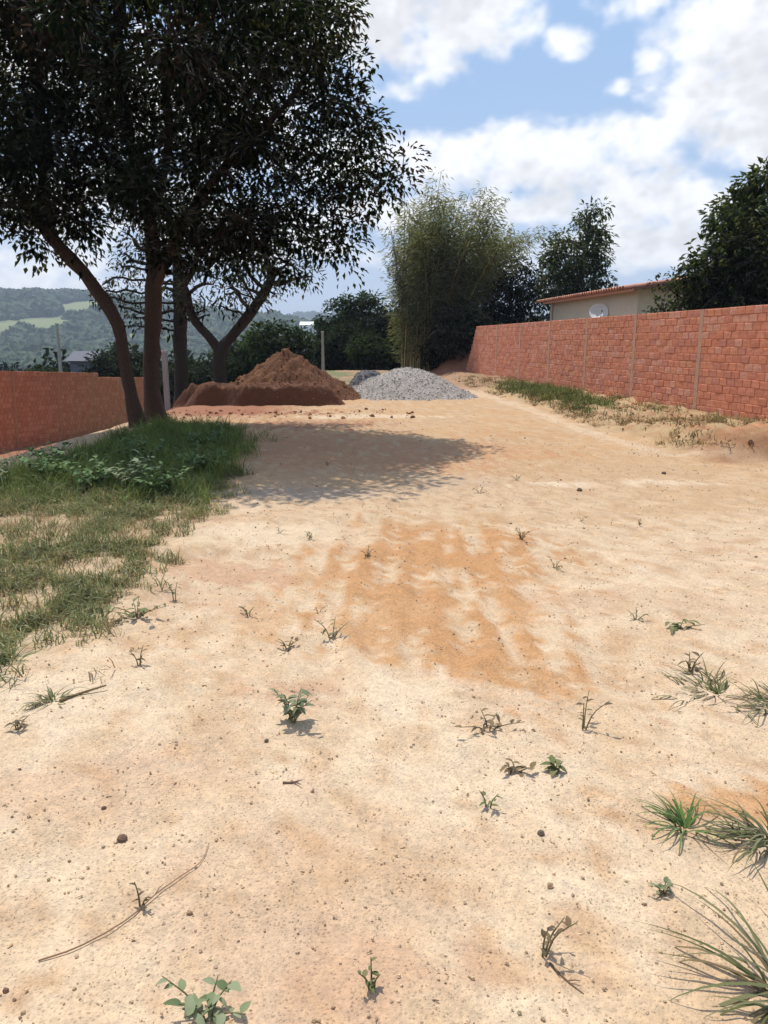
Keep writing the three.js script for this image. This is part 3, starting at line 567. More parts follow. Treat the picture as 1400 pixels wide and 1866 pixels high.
// dark growth under the bamboo, right
[['shrub', 'dark broad shrub under the right side of the bamboo clump', 3.3, 35.0, 1.4, 2.0, [[0.27, 0.32, 0.12], [0.22, 0.27, 0.10], [0.16, 0.2, 0.075]], 301],
  ['shrub', 'tall bluish dark shrub between the bamboo and the house end', 5.9, 37.5, 1.6, 3.6, [[0.075, 0.095, 0.06], [0.10, 0.12, 0.085], [0.06, 0.08, 0.045]], 302],
  ['shrub', 'low shrub at the bamboo foot above the red cut bank', 2.4, 35.6, 0.8, 1.3, [[0.10, 0.13, 0.045], [0.07, 0.09, 0.035]], 303]].forEach(([name, label, x, F, w, h, tones, seed]) => {
  const y = macroH(x, F);
  tree({
    name, label, category: 'shrub', seed, stems: [{ pts: [V(x, y - 0.1, F), V(x, y + h * 0.4, F), V(x + 0.1, y + h * 0.7, F)] }], rads: [0.07], blobs: [[x, y + h * 0.5, F, w, h * 0.5, w], [x - w * 0.5, y + h * 0.45, F - 0.4, w * 0.6, h * 0.4, w * 0.6], [x + w * 0.4, y + h * 0.7, F, w * 0.6, h * 0.35, w * 0.6]],
    attract: 300, growth: { step: 0.28, kill: 0.42, reach: 2.4 }, barkTone: [0.1, 0.08, 0.06], per: 38, tipMost: 2, mat: leafMat(0.55), leaves: { spread: 0.42, len: 0.2, wid: 0.09, droop: 0.5, tones },
  });
});
// bamboo clump: arching culms, narrow leaves
{
  const r = mulberry(91), X = 2.15, F = 36.6, y0 = macroH(X, F) - 0.1, g = thing('bamboo_clump', 'tall feathery olive bamboo clump standing behind the gravel heap', 'bamboo', V(X, y0, F));
  const culmMats = [[0.24, 0.20, 0.08], [0.19, 0.17, 0.06], [0.30, 0.24, 0.12], [0.14, 0.13, 0.06]].map((c) => std(c, { roughness: 0.55 }));
  const fol = new MB(), D = new THREE.Vector3(), N = new THREE.Vector3(), tones = [[0.52, 0.52, 0.19], [0.46, 0.47, 0.17], [0.56, 0.54, 0.24], [0.38, 0.42, 0.15]];
  for (let k = 0; k < 110; k++) {
    const a = r() * 6.283, q = Math.sqrt(r()), bx = Math.cos(a) * q * 1.25 - 0.15, bz = Math.sin(a) * q * 0.9;
    const out = clamp(bx / 1.25, -1, 1), h = (5.8 + 2.4 * r() + (r() < 0.12 ? 1.0 : 0)) * (1 - 0.1 * Math.abs(out)), lx = Math.max(bx, -0.25) * 1.1 + (r() - 0.5) * 0.8 + 0.5 + (out > 0.2 ? 0.8 * r() : 0), lz = bz * 1.2 + (r() - 0.5) * 1.2, right = S(-0.6, 0.5, out), arch = (0.25 + 0.5 * right) + 1.2 * r() * (0.3 + 0.7 * right), aa = Math.atan2(lz, lx) + (r() - 0.5) * 1.4;
    const pts = []; const n = 9;
    for (let i = 0; i <= n; i++) { const t = i / n, bend = Math.pow(t, 2.6); pts.push(new THREE.Vector3(bx + lx * t + Math.cos(aa) * arch * bend, h * (t - 0.13 * bend * arch / 1.5), bz + lz * t + Math.sin(aa) * arch * bend)); }
    const mb = new MB(); mb.tube(pts, pts.map((_, i) => mix(0.042, 0.008, i / n)), 5); mesh('culm', mb.geo(), culmMats[Math.floor(r() * 4)], g);
    const c = new THREE.CatmullRomCurve3(pts), tone = tones[Math.floor(r() * 4)], low = 0.03 + 0.18 * r();
    for (let s = 0; s < 400; s++) {
      const t = low + (1 - low) * Math.pow(r(), 0.8), P = c.getPoint(t), b = 0.7 + 0.6 * r(), ang = r() * 6.283, off = (0.1 + 0.5 * r()) * (0.5 + 0.7 * Math.sin(Math.min(1, t) * 2.8));
      D.set(Math.cos(ang), 0.5 - 1.5 * r(), Math.sin(ang)).normalize(); P.x += Math.cos(ang) * off; P.z += Math.sin(ang) * off; P.y += (r() - 0.45) * 0.3; N.set(r() - 0.5, 1, r() - 0.5).normalize();
      fol.leaf(P, D, N, 0.2 + 0.16 * r(), 0.045, [tone[0] * b, tone[1] * b, tone[2] * b]);
    }
  }
  // pale drooping tips on the left
  for (let k = 0; k < 16; k++) {
    const x0 = -0.7 - 0.4 * r(), z0 = (r() - 0.5) * 1.4, h = 3.5 + 2.6 * r(), pts = []; const reach = 0.4 + 0.7 * r();
    for (let i = 0; i <= 8; i++) { const t = i / 8; pts.push(new THREE.Vector3(x0 - reach * Math.pow(t, 1.6), h * (1.25 * t - 0.5 * t * t) / 0.78, z0 + 0.3 * t)); }
    const mb = new MB(); mb.tube(pts, pts.map((_, i) => mix(0.02, 0.005, i / 8)), 4); mesh('culm', mb.geo(), culmMats[2], g);
    const c = new THREE.CatmullRomCurve3(pts);
    for (let s = 0; s < 90; s++) { const P = c.getPoint(0.45 + 0.55 * r()), ang = r() * 6.283, b = 0.9 + 0.6 * r(); D.set(Math.cos(ang) * 0.7 - 0.3, -0.6 * r(), Math.sin(ang)).normalize(); N.set(r() - 0.5, 1, r() - 0.5).normalize(); P.x += (r() - 0.5) * 0.3; P.y += (r() - 0.5) * 0.4; fol.leaf(P, D, N, 0.2, 0.028, [0.2 * b, 0.21 * b, 0.12 * b]); }
  }
  mesh('foliage', fol.geo(), leafMat(0.6, 0.8), g);
}

// ------------------------------------------------------------------ house behind the right wall
{
  const A = new THREE.Vector2(7.72, 24.4), B = new THREE.Vector2(6.99, 33.2), L = A.distanceTo(B), dir = B.clone().sub(A).normalize();
  const y0 = 0.0, g = thing('house', 'low cream house with a terracotta tiled roof behind the right wall', 'house', V(A.x, y0, A.y));
  // x runs along the front from its near corner to its far end, z into the house
  g.rotation.y = Math.atan2(dir.y, dir.x) ;
  const wt = tile(256, (u, v, P) => { const k = 0.88 + 0.06 * P(u, v, 4, 1) + 0.05 * P(u, v, 18, 2); return [k, k, k * 0.98]; });
  const plaster = std([0.76, 0.67, 0.52], { map: wt, bumpMap: mortarBump, bumpScale: 0.004 });
  const eave = 2.98, Dp = 6.4, T = 0.15, side = 1;
  // front wall with the window hole left open: butt the pieces
  const wx = L - 2.6, ww = 1.5, wy0 = 1.1, wy1 = 2.15;
  mesh('front_wall', mergeGeometries([box(wx, eave, T, wx / 2, eave / 2, side * T / 2), box(L - wx - ww, eave, T, wx + ww + (L - wx - ww) / 2, eave / 2, side * T / 2), box(ww, wy0, T, wx + ww / 2, wy0 / 2, side * T / 2), box(ww, eave - wy1, T, wx + ww / 2, (eave + wy1) / 2, side * T / 2)]), plaster, g);
  const slope = Math.tan(8 * Math.PI / 180), ridge = eave + slope * Dp / 2;
  const gable = (x) => { const s = new THREE.Shape(); s.moveTo(T, 0); s.lineTo(Dp, 0); s.lineTo(Dp, eave); s.lineTo(Dp / 2, ridge - 0.02); s.lineTo(T, eave); const q = new THREE.ExtrudeGeometry(s, { depth: T, bevelEnabled: false }); q.rotateY(-Math.PI / 2); q.translate(x, 0, 0); return q; };
  mesh('end_wall', gable(L), plaster, g); mesh('end_wall', gable(T), plaster, g);
  mesh('back_wall', box(L - 2 * T, eave, T, L / 2, eave / 2, Dp - T / 2), plaster, g);
  const wf = mesh('window', mergeGeometries([box(ww, 0.06, 0.08, wx + ww / 2, wy1 - 0.03, 0.06), box(ww, 0.06, 0.08, wx + ww / 2, wy0 + 0.03, 0.06), box(0.06, wy1 - wy0 - 0.12, 0.08, wx + 0.03, (wy0 + wy1) / 2, 0.06), box(0.06, wy1 - wy0 - 0.12, 0.08, wx + ww - 0.03, (wy0 + wy1) / 2, 0.06), box(0.05, wy1 - wy0 - 0.12, 0.06, wx + ww / 2, (wy0 + wy1) / 2, 0.06)]), std([0.12, 0.08, 0.06]), g);
  for (const s of [0, 1]) mesh('pane', box(ww / 2 - 0.09, wy1 - wy0 - 0.12, 0.008, wx + 0.06 + (ww / 2 - 0.085) / 2 + s * (ww / 2 - 0.035), (wy0 + wy1) / 2, 0.07), std([0.02, 0.02, 0.025], { roughness: 0.1 }), wf);
  // roof: boarded deck, tiles as rolls in courses, eave board, ridge tiles
  const ov = 0.28, roof = new THREE.Group(); roof.name = 'roof'; g.add(roof);
  const len = (Dp / 2 + ov) / Math.cos(Math.atan(slope));
  const deck = (sgn) => { const q = box(L + 2 * 0.35, 0.06, len, 0, 0, 0); q.rotateX(-sgn * Math.atan(slope)); q.translate(L / 2, (ridge + eave - ov * slope) / 2 + 0.02, sgn < 0 ? Dp / 2 + (Dp / 2 + ov) / 2 : Dp / 2 - (Dp / 2 + ov) / 2); return q; };
  mesh('roof_deck', mergeGeometries([deck(1), deck(-1)]), std([0.22, 0.13, 0.09]), roof);
  const tiles = [], rr = mulberry(15), tt = [[0.56, 0.26, 0.16], [0.50, 0.22, 0.14], [0.6, 0.31, 0.2], [0.44, 0.21, 0.15]];
  const roll = new THREE.CylinderGeometry(0.085, 0.105, 0.42, 6, 1, true, 0, Math.PI); roll.rotateY(Math.PI / 2); roll.rotateX(Math.PI / 2);
  for (const sgn of [1, -1]) for (let i = 0; i * 0.23 < L + 0.7; i++) for (let k = 0; k * 0.38 < len; k++) {
    const q = roll.clone(); if (sgn < 0) q.rotateY(Math.PI); q.rotateX(-sgn * Math.atan(slope) * 1.0 - sgn * 0.03); const d = (k + 0.5) * 0.38; q.translate(-0.35 + 0.115 + i * 0.23, ridge + 0.07 - d * slope * 0.985, sgn > 0 ? Dp / 2 - d * 0.985 : Dp / 2 + d * 0.985);
    const c = tt[Math.floor(rr() * 4)], cc = new Float32Array(q.attributes.position.count * 3); for (let j = 0; j < cc.length; j += 3) cc.set(c, j); q.setAttribute('color', new THREE.BufferAttribute(cc, 3)); tiles.push(q);
  }
  const rt = mesh('roof_tiles', mergeGeometries(tiles), new THREE.MeshStandardMaterial({ vertexColors: true, roughness: 0.9, side: THREE.DoubleSide }), roof); rt.userData.kind = 'stuff';
  mesh('eave_board', box(L + 0.7, 0.085, 0.03, L / 2, eave - ov * slope + 0.0, -ov - 0.02), std([0.55, 0.28, 0.19]), roof);
  const rg = []; for (let i = 0; i * 0.4 < L + 0.6; i++) { const q = new THREE.CylinderGeometry(0.12, 0.14, 0.44, 8, 1, true, 0, Math.PI); q.rotateZ(Math.PI / 2); q.rotateX(-Math.PI / 2); q.translate(-0.3 + i * 0.4, ridge + 0.08, Dp / 2); rg.push(q); }
  mesh('ridge_tiles', mergeGeometries(rg), std([0.40, 0.17, 0.11]), roof).userData.kind = 'stuff';
  mesh('downpipe', (() => { const q = new THREE.CylinderGeometry(0.05, 0.05, eave - 0.1, 8); q.translate(L - 0.12, eave / 2, -0.07); return q; })(), std([0.6, 0.55, 0.48]), g);
  // dish on the front
  const d = thing('satellite_dish', 'small white satellite dish fixed to the front of the cream house', 'satellite dish', V(7.42, 2.3, 27.0)); d.rotation.y = 0.3;
  const prof = []; for (let i = 0; i <= 10; i++) { const q = i / 10 * 0.31; prof.push(new THREE.Vector2(q, q * q * 0.9)); } for (let i = 10; i >= 0; i--) { const q = i / 10 * 0.31; prof.push(new THREE.Vector2(q, q * q * 0.9 - 0.012)); }
  const dg = new THREE.LatheGeometry(prof, 24); dg.rotateX(Math.PI / 2 - 0.5); dg.rotateY(-0.5); dg.translate(-0.25, 0.05, 0.1); mesh('dish', dg, std([0.8, 0.8, 0.78], { roughness: 0.5 }), d);
  mesh('bracket', mergeGeometries([box(0.3, 0.03, 0.03, -0.1, 0.0, 0.05), box(0.03, 0.25, 0.06, 0.03, 0, 0.05)]), std([0.3, 0.3, 0.3]), d);
  const ar = new MB(); ar.tube([new THREE.Vector3(-0.25, -0.1, 0.2), new THREE.Vector3(-0.35, 0.05, 0.45), new THREE.Vector3(-0.38, 0.12, 0.5)], [0.012, 0.012, 0.03], 6); mesh('feed_arm', ar.geo(), std([0.35, 0.35, 0.35]), d);
  // small lean-to roof left of the house
  const s = thing('lean_to', 'low flat lean-to roof at the far left end of the house', 'shed', V(6.4, 0.4, 34.6));
  const sheet = []; for (let i = 0; i < 9; i++) sheet.push(box(0.11, 0.02, 1.6, -0.6 + i * 0.15, 1.62 + (i % 2) * 0.015, 0)); mesh('roof_sheet', mergeGeometries([...sheet, box(1.35, 0.02, 1.6, 0, 1.6, 0)]), std([0.5, 0.45, 0.4]), s);
  for (const [px, pz] of [[-0.6, 0.7], [0.6, 0.7], [-0.6, -0.7], [0.6, -0.7]]) mesh('post', box(0.08, 1.59, 0.08, px, 0.795, pz), std([0.2, 0.15, 0.1]), s);
}
// ------------------------------------------------------------------ poles, far buildings
function pole(label, x, F, top, r0, c) {
  const y = macroH(x, F) - 0.2, g = thing('concrete_pole', label, 'pole', V(x, y, F)), h = top - y, q = new THREE.CylinderGeometry(r0 * 0.65, r0, h, 10); q.translate(0, h / 2, 0); mesh('shaft', q, std(c, { map: barkMap }), g);
  mesh('cap', box(r0 * 1.5, 0.05, r0 * 1.5, 0, h + 0.02, 0), std(c), g);
  return g;
}
pole('pale thin concrete pole rising behind the left brick wall', -16.45, 40, 2.2, 0.11, [0.42, 0.40, 0.36]);
pole('short pale concrete pole behind the right slope of the soil heap', -2.4, 31, 1.75, 0.07, [0.42, 0.38, 0.3]);
{
  const g = thing('concrete_post', 'pale square concrete post just right of the leaning trunks', 'post', V(-5.98, -1.0, 21.5)); mesh('shaft', box(0.13, 2.15, 0.13, 0, 1.07, 0), std([0.42, 0.39, 0.36], { map: barkMap }), g); mesh('cap', box(0.17, 0.06, 0.17, 0, 2.18, 0), std([0.42, 0.39, 0.36]), g);
}
function building(name, label, x, F, w, h, d, wall, roofc, yOff = 0) {
  const y = macroH(x, F) + yOff, g = thing(name, label, 'building', V(x, y, F));
  mesh('wall', box(w, h, d, 0, h / 2, 0), std(wall), g);
  const s = new THREE.Shape(); s.moveTo(-d / 2 - 0.3, 0); s.lineTo(d / 2 + 0.3, 0); s.lineTo(0, d * 0.22); s.closePath(); const q = new THREE.ExtrudeGeometry(s, { depth: w + 0.4, bevelEnabled: false }); q.translate(0, 0, -(w + 0.4) / 2); q.rotateY(Math.PI / 2); q.translate(0, h + 0.003, 0); mesh('roof', q, std(roofc), g);
  mesh('door', box(w * 0.16, h * 0.6, 0.06, w * 0.2, h * 0.3, d / 2 + 0.033), std([0.1, 0.09, 0.09]), g);
  mesh('window', box(w * 0.18, h * 0.25, 0.06, -w * 0.2, h * 0.62, d / 2 + 0.033), std([0.06, 0.06, 0.07]), g);
}
building('shed', 'small bluish grey shed behind the left wall beside a dark tree', -18.0, 48, 1.3, 3.9, 2.5, [0.14, 0.15, 0.18], [0.12, 0.12, 0.14]);
building('warehouse', 'tiny white building far off in the valley below the hills', -39, 410, 8, 4, 8, [0.8, 0.8, 0.78], [0.75, 0.76, 0.78], 22);

// ------------------------------------------------------------------ heaps
function heapGeo(w, d, h, prof, seed, rough) {
  const n = 70, m = 70, pos = [], uv = [], idx = [];
  for (let j = 0; j <= m; j++) for (let i = 0; i <= n; i++) {
    const u = i / n * 2 - 1, v = j / m * 2 - 1, x = u * w, z = v * d, q = Math.hypot(u, v) * (1 + 0.12 * N2(Math.atan2(v, u) * 1.2 + seed, seed));
    const y = h * prof(u, v, clamp(1 - q)) + (q < 1 ? rough * clamp((1 - q) * 5) * fbm2(x * 2.6 + seed, z * 2.6, 4) + rough * 0.35 * clamp((1 - q) * 6) * N2(x * 9, z * 9) : 0) - 0.06 - 0.15 * clamp(q - 1);
    pos.push(x, y, z); uv.push(x / 1.2, z / 1.2 + y);
  }
  for (let j = 0; j < m; j++) for (let i = 0; i < n; i++) { const a = j * (n + 1) + i, b = a + n + 1; idx.push(a, b, a + 1, a + 1, b, b + 1); }
  const g = new THREE.BufferGeometry(); g.setAttribute('position', new THREE.Float32BufferAttribute(pos, 3)); g.setAttribute('uv', new THREE.Float32BufferAttribute(uv, 2)); g.setIndex(idx); g.computeVertexNormals(); return g;
}
function stoneGeo(seed) { const g = new THREE.IcosahedronGeometry(1, 1), p = g.attributes.position; for (let i = 0; i < p.count; i++) { const v = new THREE.Vector3().fromBufferAttribute(p, i), k = 1 + 0.5 * N3(v.x * 1.4 + seed, v.y * 1.4, v.z * 1.4); p.setXYZ(i, v.x * k, v.y * k * 0.7, v.z * k); } g.computeVertexNormals(); return g; }
function scatter(name, n, at, geo, mat, seed, parent, tone = 0.35) {
  const r = mulberry(seed), im = new THREE.InstancedMesh(geo, mat, n), m = new THREE.Matrix4(), q = new THREE.Quaternion(), e = new THREE.Euler(), c = new THREE.Color(); let k = 0;
  for (let t = 0; t < n * 4 && k < n; t++) { const s = at(r); if (!s) continue; m.compose(s.p, q.setFromEuler(e.set(s.flat ? (r() - 0.5) * 0.5 : r() * 6, r() * 6.28, s.flat ? (r() - 0.5) * 0.5 : r() * 6)), new THREE.Vector3(s.s, s.s * (s.sy ?? 1), s.s)); im.setMatrixAt(k, m); const b = 1 - tone + 2 * tone * r(); im.setColorAt(k++, c.setRGB(b, b * (0.95 + 0.1 * r()), b * (0.92 + 0.12 * r()))); }
  im.count = k; im.castShadow = im.receiveShadow = true; im.name = parent ? name : numbered(name); (parent || scene).add(im); im.userData.kind = 'stuff'; return im;
}
const soilMap = tile(512, (u, v, P) => { const k = 0.75 + 0.12 * P(u, v, 6, 1) + 0.12 * P(u, v, 30, 3) + 0.1 * P(u, v, 80, 4); return [k, k * (0.97 + 0.04 * P(u, v, 9, 5)), k]; });
function heap(name, label, x, F, w, d, h, prof, seed, rough, mat, lump, lumpMat, nLump, sLump) {
  const y = macroH(x, F), g = thing(name, label, 'heap', V(x, y, F)), geo = heapGeo(w, d, h, prof, seed, rough); mesh('mound', geo, mat, g);
  const p = geo.attributes.position;
  scatter(lump, nLump, (r) => { const i = Math.floor(r() * p.count), Y = p.getY(i); if (Y < -0.05) return null; const s = sLump * (0.4 + 1.1 * r() * r()); return { p: new THREE.Vector3(p.getX(i) + (r() - 0.5) * 0.06, Y + s * 0.2, p.getZ(i) + (r() - 0.5) * 0.06), s }; }, stoneGeo(seed), lumpMat, seed + 1, g);
}
const redSoil = std([0.215, 0.083, 0.026], { map: soilMap, bumpMap: grainBump, bumpScale: 0.04 }), redLump = std([0.21, 0.083, 0.028]);
heap('soil_heap', 'pointed heap of dark orange red earth behind the long low bank', -2.5, 20.2, 2.05, 1.5, 1.4, (u, v, t) => Math.pow(t, 1.05) * 0.96, 41, 0.12, redSoil, 'clods', redLump, 1500, 0.02);
heap('earth_bank', 'long low flat topped bank of red earth beside the tree trunks', -2.95, 18.6, 2.05, 0.6, 0.5, (u, v, t) => S(0, 0.28, t) * (1 - 0.1 * S(0.2, 0.9, u) + 0.1 * N2(u * 2.2, 8) + 0.05 * N2(u * 7, v * 5)), 42, 0.085, std([0.21, 0.082, 0.034], { map: soilMap, bumpMap: grainBump, bumpScale: 0.04 }), 'clods', redLump, 700, 0.018);
const gravelMap = tile(512, (u, v, P) => { const k = 0.75 + 0.1 * P(u, v, 6, 1) + 0.16 * P(u, v, 60, 3) + 0.14 * P(u, v, 140, 4); return [k, k, k]; });
heap('gravel_heap', 'wide low heap of pale grey crushed gravel in the middle', 0.65, 21.2, 2.15, 1.7, 0.8, (u, v, t) => Math.pow(S(0, 1.0, t), 0.85), 43, 0.05, std([0.57, 0.5, 0.43], { map: gravelMap, bumpMap: grainBump, bumpScale: 0.05 }), 'gravel_stones', std([0.52, 0.46, 0.4]), 4500, 0.02);
heap('gravel_heap', 'smaller darker grey gravel heap at the left foot of the wide one', -0.45, 22.6, 0.85, 0.9, 0.66, (u, v, t) => S(0, 0.8, t), 44, 0.04, std([0.22, 0.21, 0.20], { map: gravelMap, bumpMap: grainBump, bumpScale: 0.05 }), 'gravel_stones', std([0.17, 0.165, 0.17]), 900, 0.024);

// ------------------------------------------------------------------ ground litter
const pebbleMat = std([0.5, 0.36, 0.225]), pebbleDark = std([0.25, 0.155, 0.09]);
const onLot = (x, F) => grassMask(x, F) < 0.3;
tag(scatter('pebbles', 15000, (r) => { const F = 1.1 + 11 * Math.pow(r(), 1.9), x = (r() * 2 - 1) * (0.8 + F * 0.62); if (!onLot(x, F) || N2(x * 1.1, F * 1.1) < -0.25 - 0.5 * r()) return null; const s = 0.0012 + 0.0042 * Math.pow(r(), 4) + 0.0003 * F; return { p: V(x, H(x, F) + s * 0.25, F), s }; }, stoneGeo(2), pebbleMat, 51, null, 0.4), 'loose pale crumbs of soil strewn over the lot', null);
tag(scatter('crumbs', 220, (r) => { const F = 1.1 + 15 * Math.pow(r(), 1.6), x = (r() * 2 - 1) * (0.8 + F * 0.62); if (!onLot(x, F)) return null; const s = 0.002 + 0.006 * Math.pow(r(), 4) + 0.0006 * F; return { p: V(x, H(x, F) + s * 0.2, F), s }; }, stoneGeo(4), pebbleDark, 52, null, 0.4), 'dark crumbs of soil and leaf litter strewn over the lot', null);
tag(scatter('strip_clods', 700, (r) => { const F = 9.5 + 20 * r(), e = 0.1 + 3.0 * r(), x = edgeX(F) + e; if (N2(x * 0.9, F * 0.9) < -0.1) return null; const s = 0.01 + 0.03 * Math.pow(r(), 3); return { p: V(x, H(x, F) + s * 0.1, F), s }; }, stoneGeo(6), std([0.30, 0.15, 0.075]), 53, null, 0.35), 'red brown clods along the foot of the right wall', null);
tag(scatter('bank_clods', 140, (r) => { const F = 15.2 + 1.8 * r(), x = -4.6 + 5.2 * r(); const s = 0.01 + 0.035 * Math.pow(r(), 2.5); return { p: V(x, H(x, F) + s * 0.1, F), s }; }, stoneGeo(7), std([0.20, 0.085, 0.04]), 54, null, 0.35), 'dark clods strewn before the red earth bank', null);

tag(scatter('leaf_litter', 380, (r) => { const F = 1.2 + 12 * Math.pow(r(), 1.3), x = (r() * 2 - 1) * (0.8 + F * 0.6); if (!onLot(x, F) || N2(x * 0.8 + 4, F * 0.8) < 0.0) return null; return { p: V(x, H(x, F) + 0.002, F), s: 0.003 + 0.007 * r() * r() + 0.0008 * F, flat: true }; }, (() => { const g = mergeGeometries([box(2, 0.12, 0.35, 0, 0.1, 0), box(0.9, 0.1, 0.6, -0.6, 0.15, 0.3)]); return g; })(), std([0.24, 0.15, 0.08]), 59, null, 0.45), 'scraps of dry leaf and straw strewn over the lot', null);
// grass ------------------------------------------------------------------
function tuftGeo(seed, n, len, wid, spread, lean) { const r = mulberry(seed), mb = new MB(); for (let k = 0; k < n; k++) { const a = r() * 6.283, q = spread * Math.sqrt(r()), b = 0.75 + 0.5 * r(); mb.blade(new THREE.Vector3(Math.cos(a) * q, 0, Math.sin(a) * q), r() * 6.283, len * (0.5 + 0.7 * r()), wid, lean * (0.3 + r()), [b * (0.9 + 0.3 * r()), b, b]); } return mb.geo(); }
const grassMat = (c, t = 0.3) => new THREE.MeshPhysicalMaterial({ color: lin(...c), vertexColors: true, roughness: 0.9, transmission: t, thickness: 0, ior: 1.3, specularIntensity: 0.4 });
tag(scatter('tall_grass', 3400, (r) => { const F = 7.2 + 7.2 * r(), x = -1.7 - 5 * r(); const cl = S(-0.55, 0.5, fbm2(x * 1.7 + 30, F * 1.3, 3)); if (r() > grassMask(x, F) * S(6.8, 8.2, F) * (0.25 + 0.75 * cl)) return null; return { p: V(x, H(x, F) - 0.01, F), s: (0.4 + 0.55 * r()) * (0.55 + 0.75 * cl), flat: true, sy: 0.8 + 0.5 * r() }; }, tuftGeo(61, 16, 0.3, 0.011, 0.17, 1.5), grassMat([0.17, 0.215, 0.06], 0.45), 55, null, 0.3), 'lush dark green grass on the bank below the leaning trunks', null);
tag(scatter('short_grass', 5000, (r) => { const F = 2.2 + 6.8 * r(), x = -1.4 - 4 * r(); const bare = S(0.15, -0.2, N2(x * 1.3 + 5, F * 1.3)) + 1.3 * S(1.2, 0.5, Math.hypot((x + 3.2) / 0.9, (F - 6.2) / 0.55)); if (r() > grassMask(x, F) * (1 - 0.85 * clamp(bare))) return null; return { p: V(x, H(x, F) - 0.005, F), s: (0.5 + 0.7 * r()), flat: true }; }, tuftGeo(62, 13, 0.15, 0.007, 0.1, 1.9), grassMat([0.225, 0.24, 0.095], 0.4), 56, null, 0.35), 'short sparse olive grass over bare soil at the left edge', null);
tag(scatter('straw', 900, (r) => { const F = 2.2 + 7 * r(), x = -1.3 - 4 * r(); if (r() > grassMask(x, F)) return null; return { p: V(x, H(x, F) - 0.004, F), s: 0.5 + 0.6 * r(), flat: true }; }, tuftGeo(65, 9, 0.16, 0.006, 0.12, 2.3), grassMat([0.38, 0.28, 0.13], 0.15), 60, null, 0.35), 'dead straw mixed into the short grass at the left edge', null);
tag(scatter('strip_grass', 900, (r) => { const F = 9.6 + 20 * r(), e = 0.3 + 2.9 * r(), x = edgeX(F) + e; const green = S(2.2, 0.6, Math.hypot((x - 4.0) / 0.6, (F - 19.5) / 3.0)); const near = N2(x * 0.8, F * 0.6 + 3); if (r() > 0.07 * S(0.0, 0.5, near) + green) return null; return { p: V(x, H(x, F) - 0.01, F), s: 0.5 + 0.6 * r() + 0.3 * green, flat: true }; }, tuftGeo(63, 12, 0.22, 0.012, 0.13, 1.4), grassMat([0.13, 0.16, 0.045]), 57, null, 0.4), 'thin green and dry grass along the foot of the right wall', null);
tag(scatter('dry_grass', 2400, (r) => { const F = 9.6 + 18 * r(), e = 0.05 + 3.1 * r(), x = edgeX(F) + e; if (N2(x * 0.7 + 9, F * 0.5) < -0.1) return null; return { p: V(x, H(x, F) - 0.01, F), s: 0.4 + 0.6 * r(), flat: true }; }, tuftGeo(64, 10, 0.16, 0.011, 0.14, 2.0), grassMat([0.26, 0.19, 0.08], 0.15), 58, null, 0.35), 'dry straw coloured grass along the foot of the right wall', null);

// broad leaf weeds -----------------------------------------------------------
function leafGeo(len, wid, bend, seed) {                                           // oval leaf, base at 0, pointing along +x, cupped
  const mb = new MB(), n = 5;
  for (let i = 0; i <= n; i++) { const t = i / n, w = wid * Math.pow(Math.sin(Math.PI * Math.pow(t, 0.8) * 0.97 + 0.03), 0.8) * 0.5, y = -bend * len * t * t + 0.1 * len * t; for (const s of [-1, 0, 1]) mb.v(t * len, y + (s ? w * 0.3 : 0), s * w, -0.2, 1, s * -0.3, t, s); }
  for (let i = 0; i < n; i++) for (let s = 0; s < 2; s++) { const a = i * 3 + s, b = a + 3; mb.i.push(a, a + 1, b, a + 1, b + 1, b); }
  const g = mb.geo(); g.computeVertexNormals(); return g;
}
const LEAF = [leafGeo(1, 0.5, 0.3, 1), leafGeo(1, 0.38, 0.55, 2), leafGeo(1, 0.6, 0.2, 3)];
const leafTone = (c) => new THREE.MeshPhysicalMaterial({ color: lin(...c), roughness: 0.8, specularIntensity: 0.5, transmission: 0.2, thickness: 0, ior: 1.4 });
const WEEDMATS = { dark: [[0.09, 0.16, 0.05], [0.12, 0.19, 0.06], [0.07, 0.13, 0.045]].map(leafTone), grey: [[0.18, 0.2, 0.105], [0.14, 0.165, 0.085], [0.22, 0.23, 0.13]].map(leafTone), olive: [[0.15, 0.17, 0.06], [0.12, 0.14, 0.05], [0.19, 0.18, 0.08]].map(leafTone), brown: [[0.15, 0.10, 0.055], [0.11, 0.085, 0.05], [0.2, 0.14, 0.07]].map(leafTone), pale: [[0.25, 0.28, 0.16], [0.2, 0.24, 0.12], [0.12, 0.16, 0.07]].map(leafTone) };
const stemMat = std([0.14, 0.12, 0.05]);
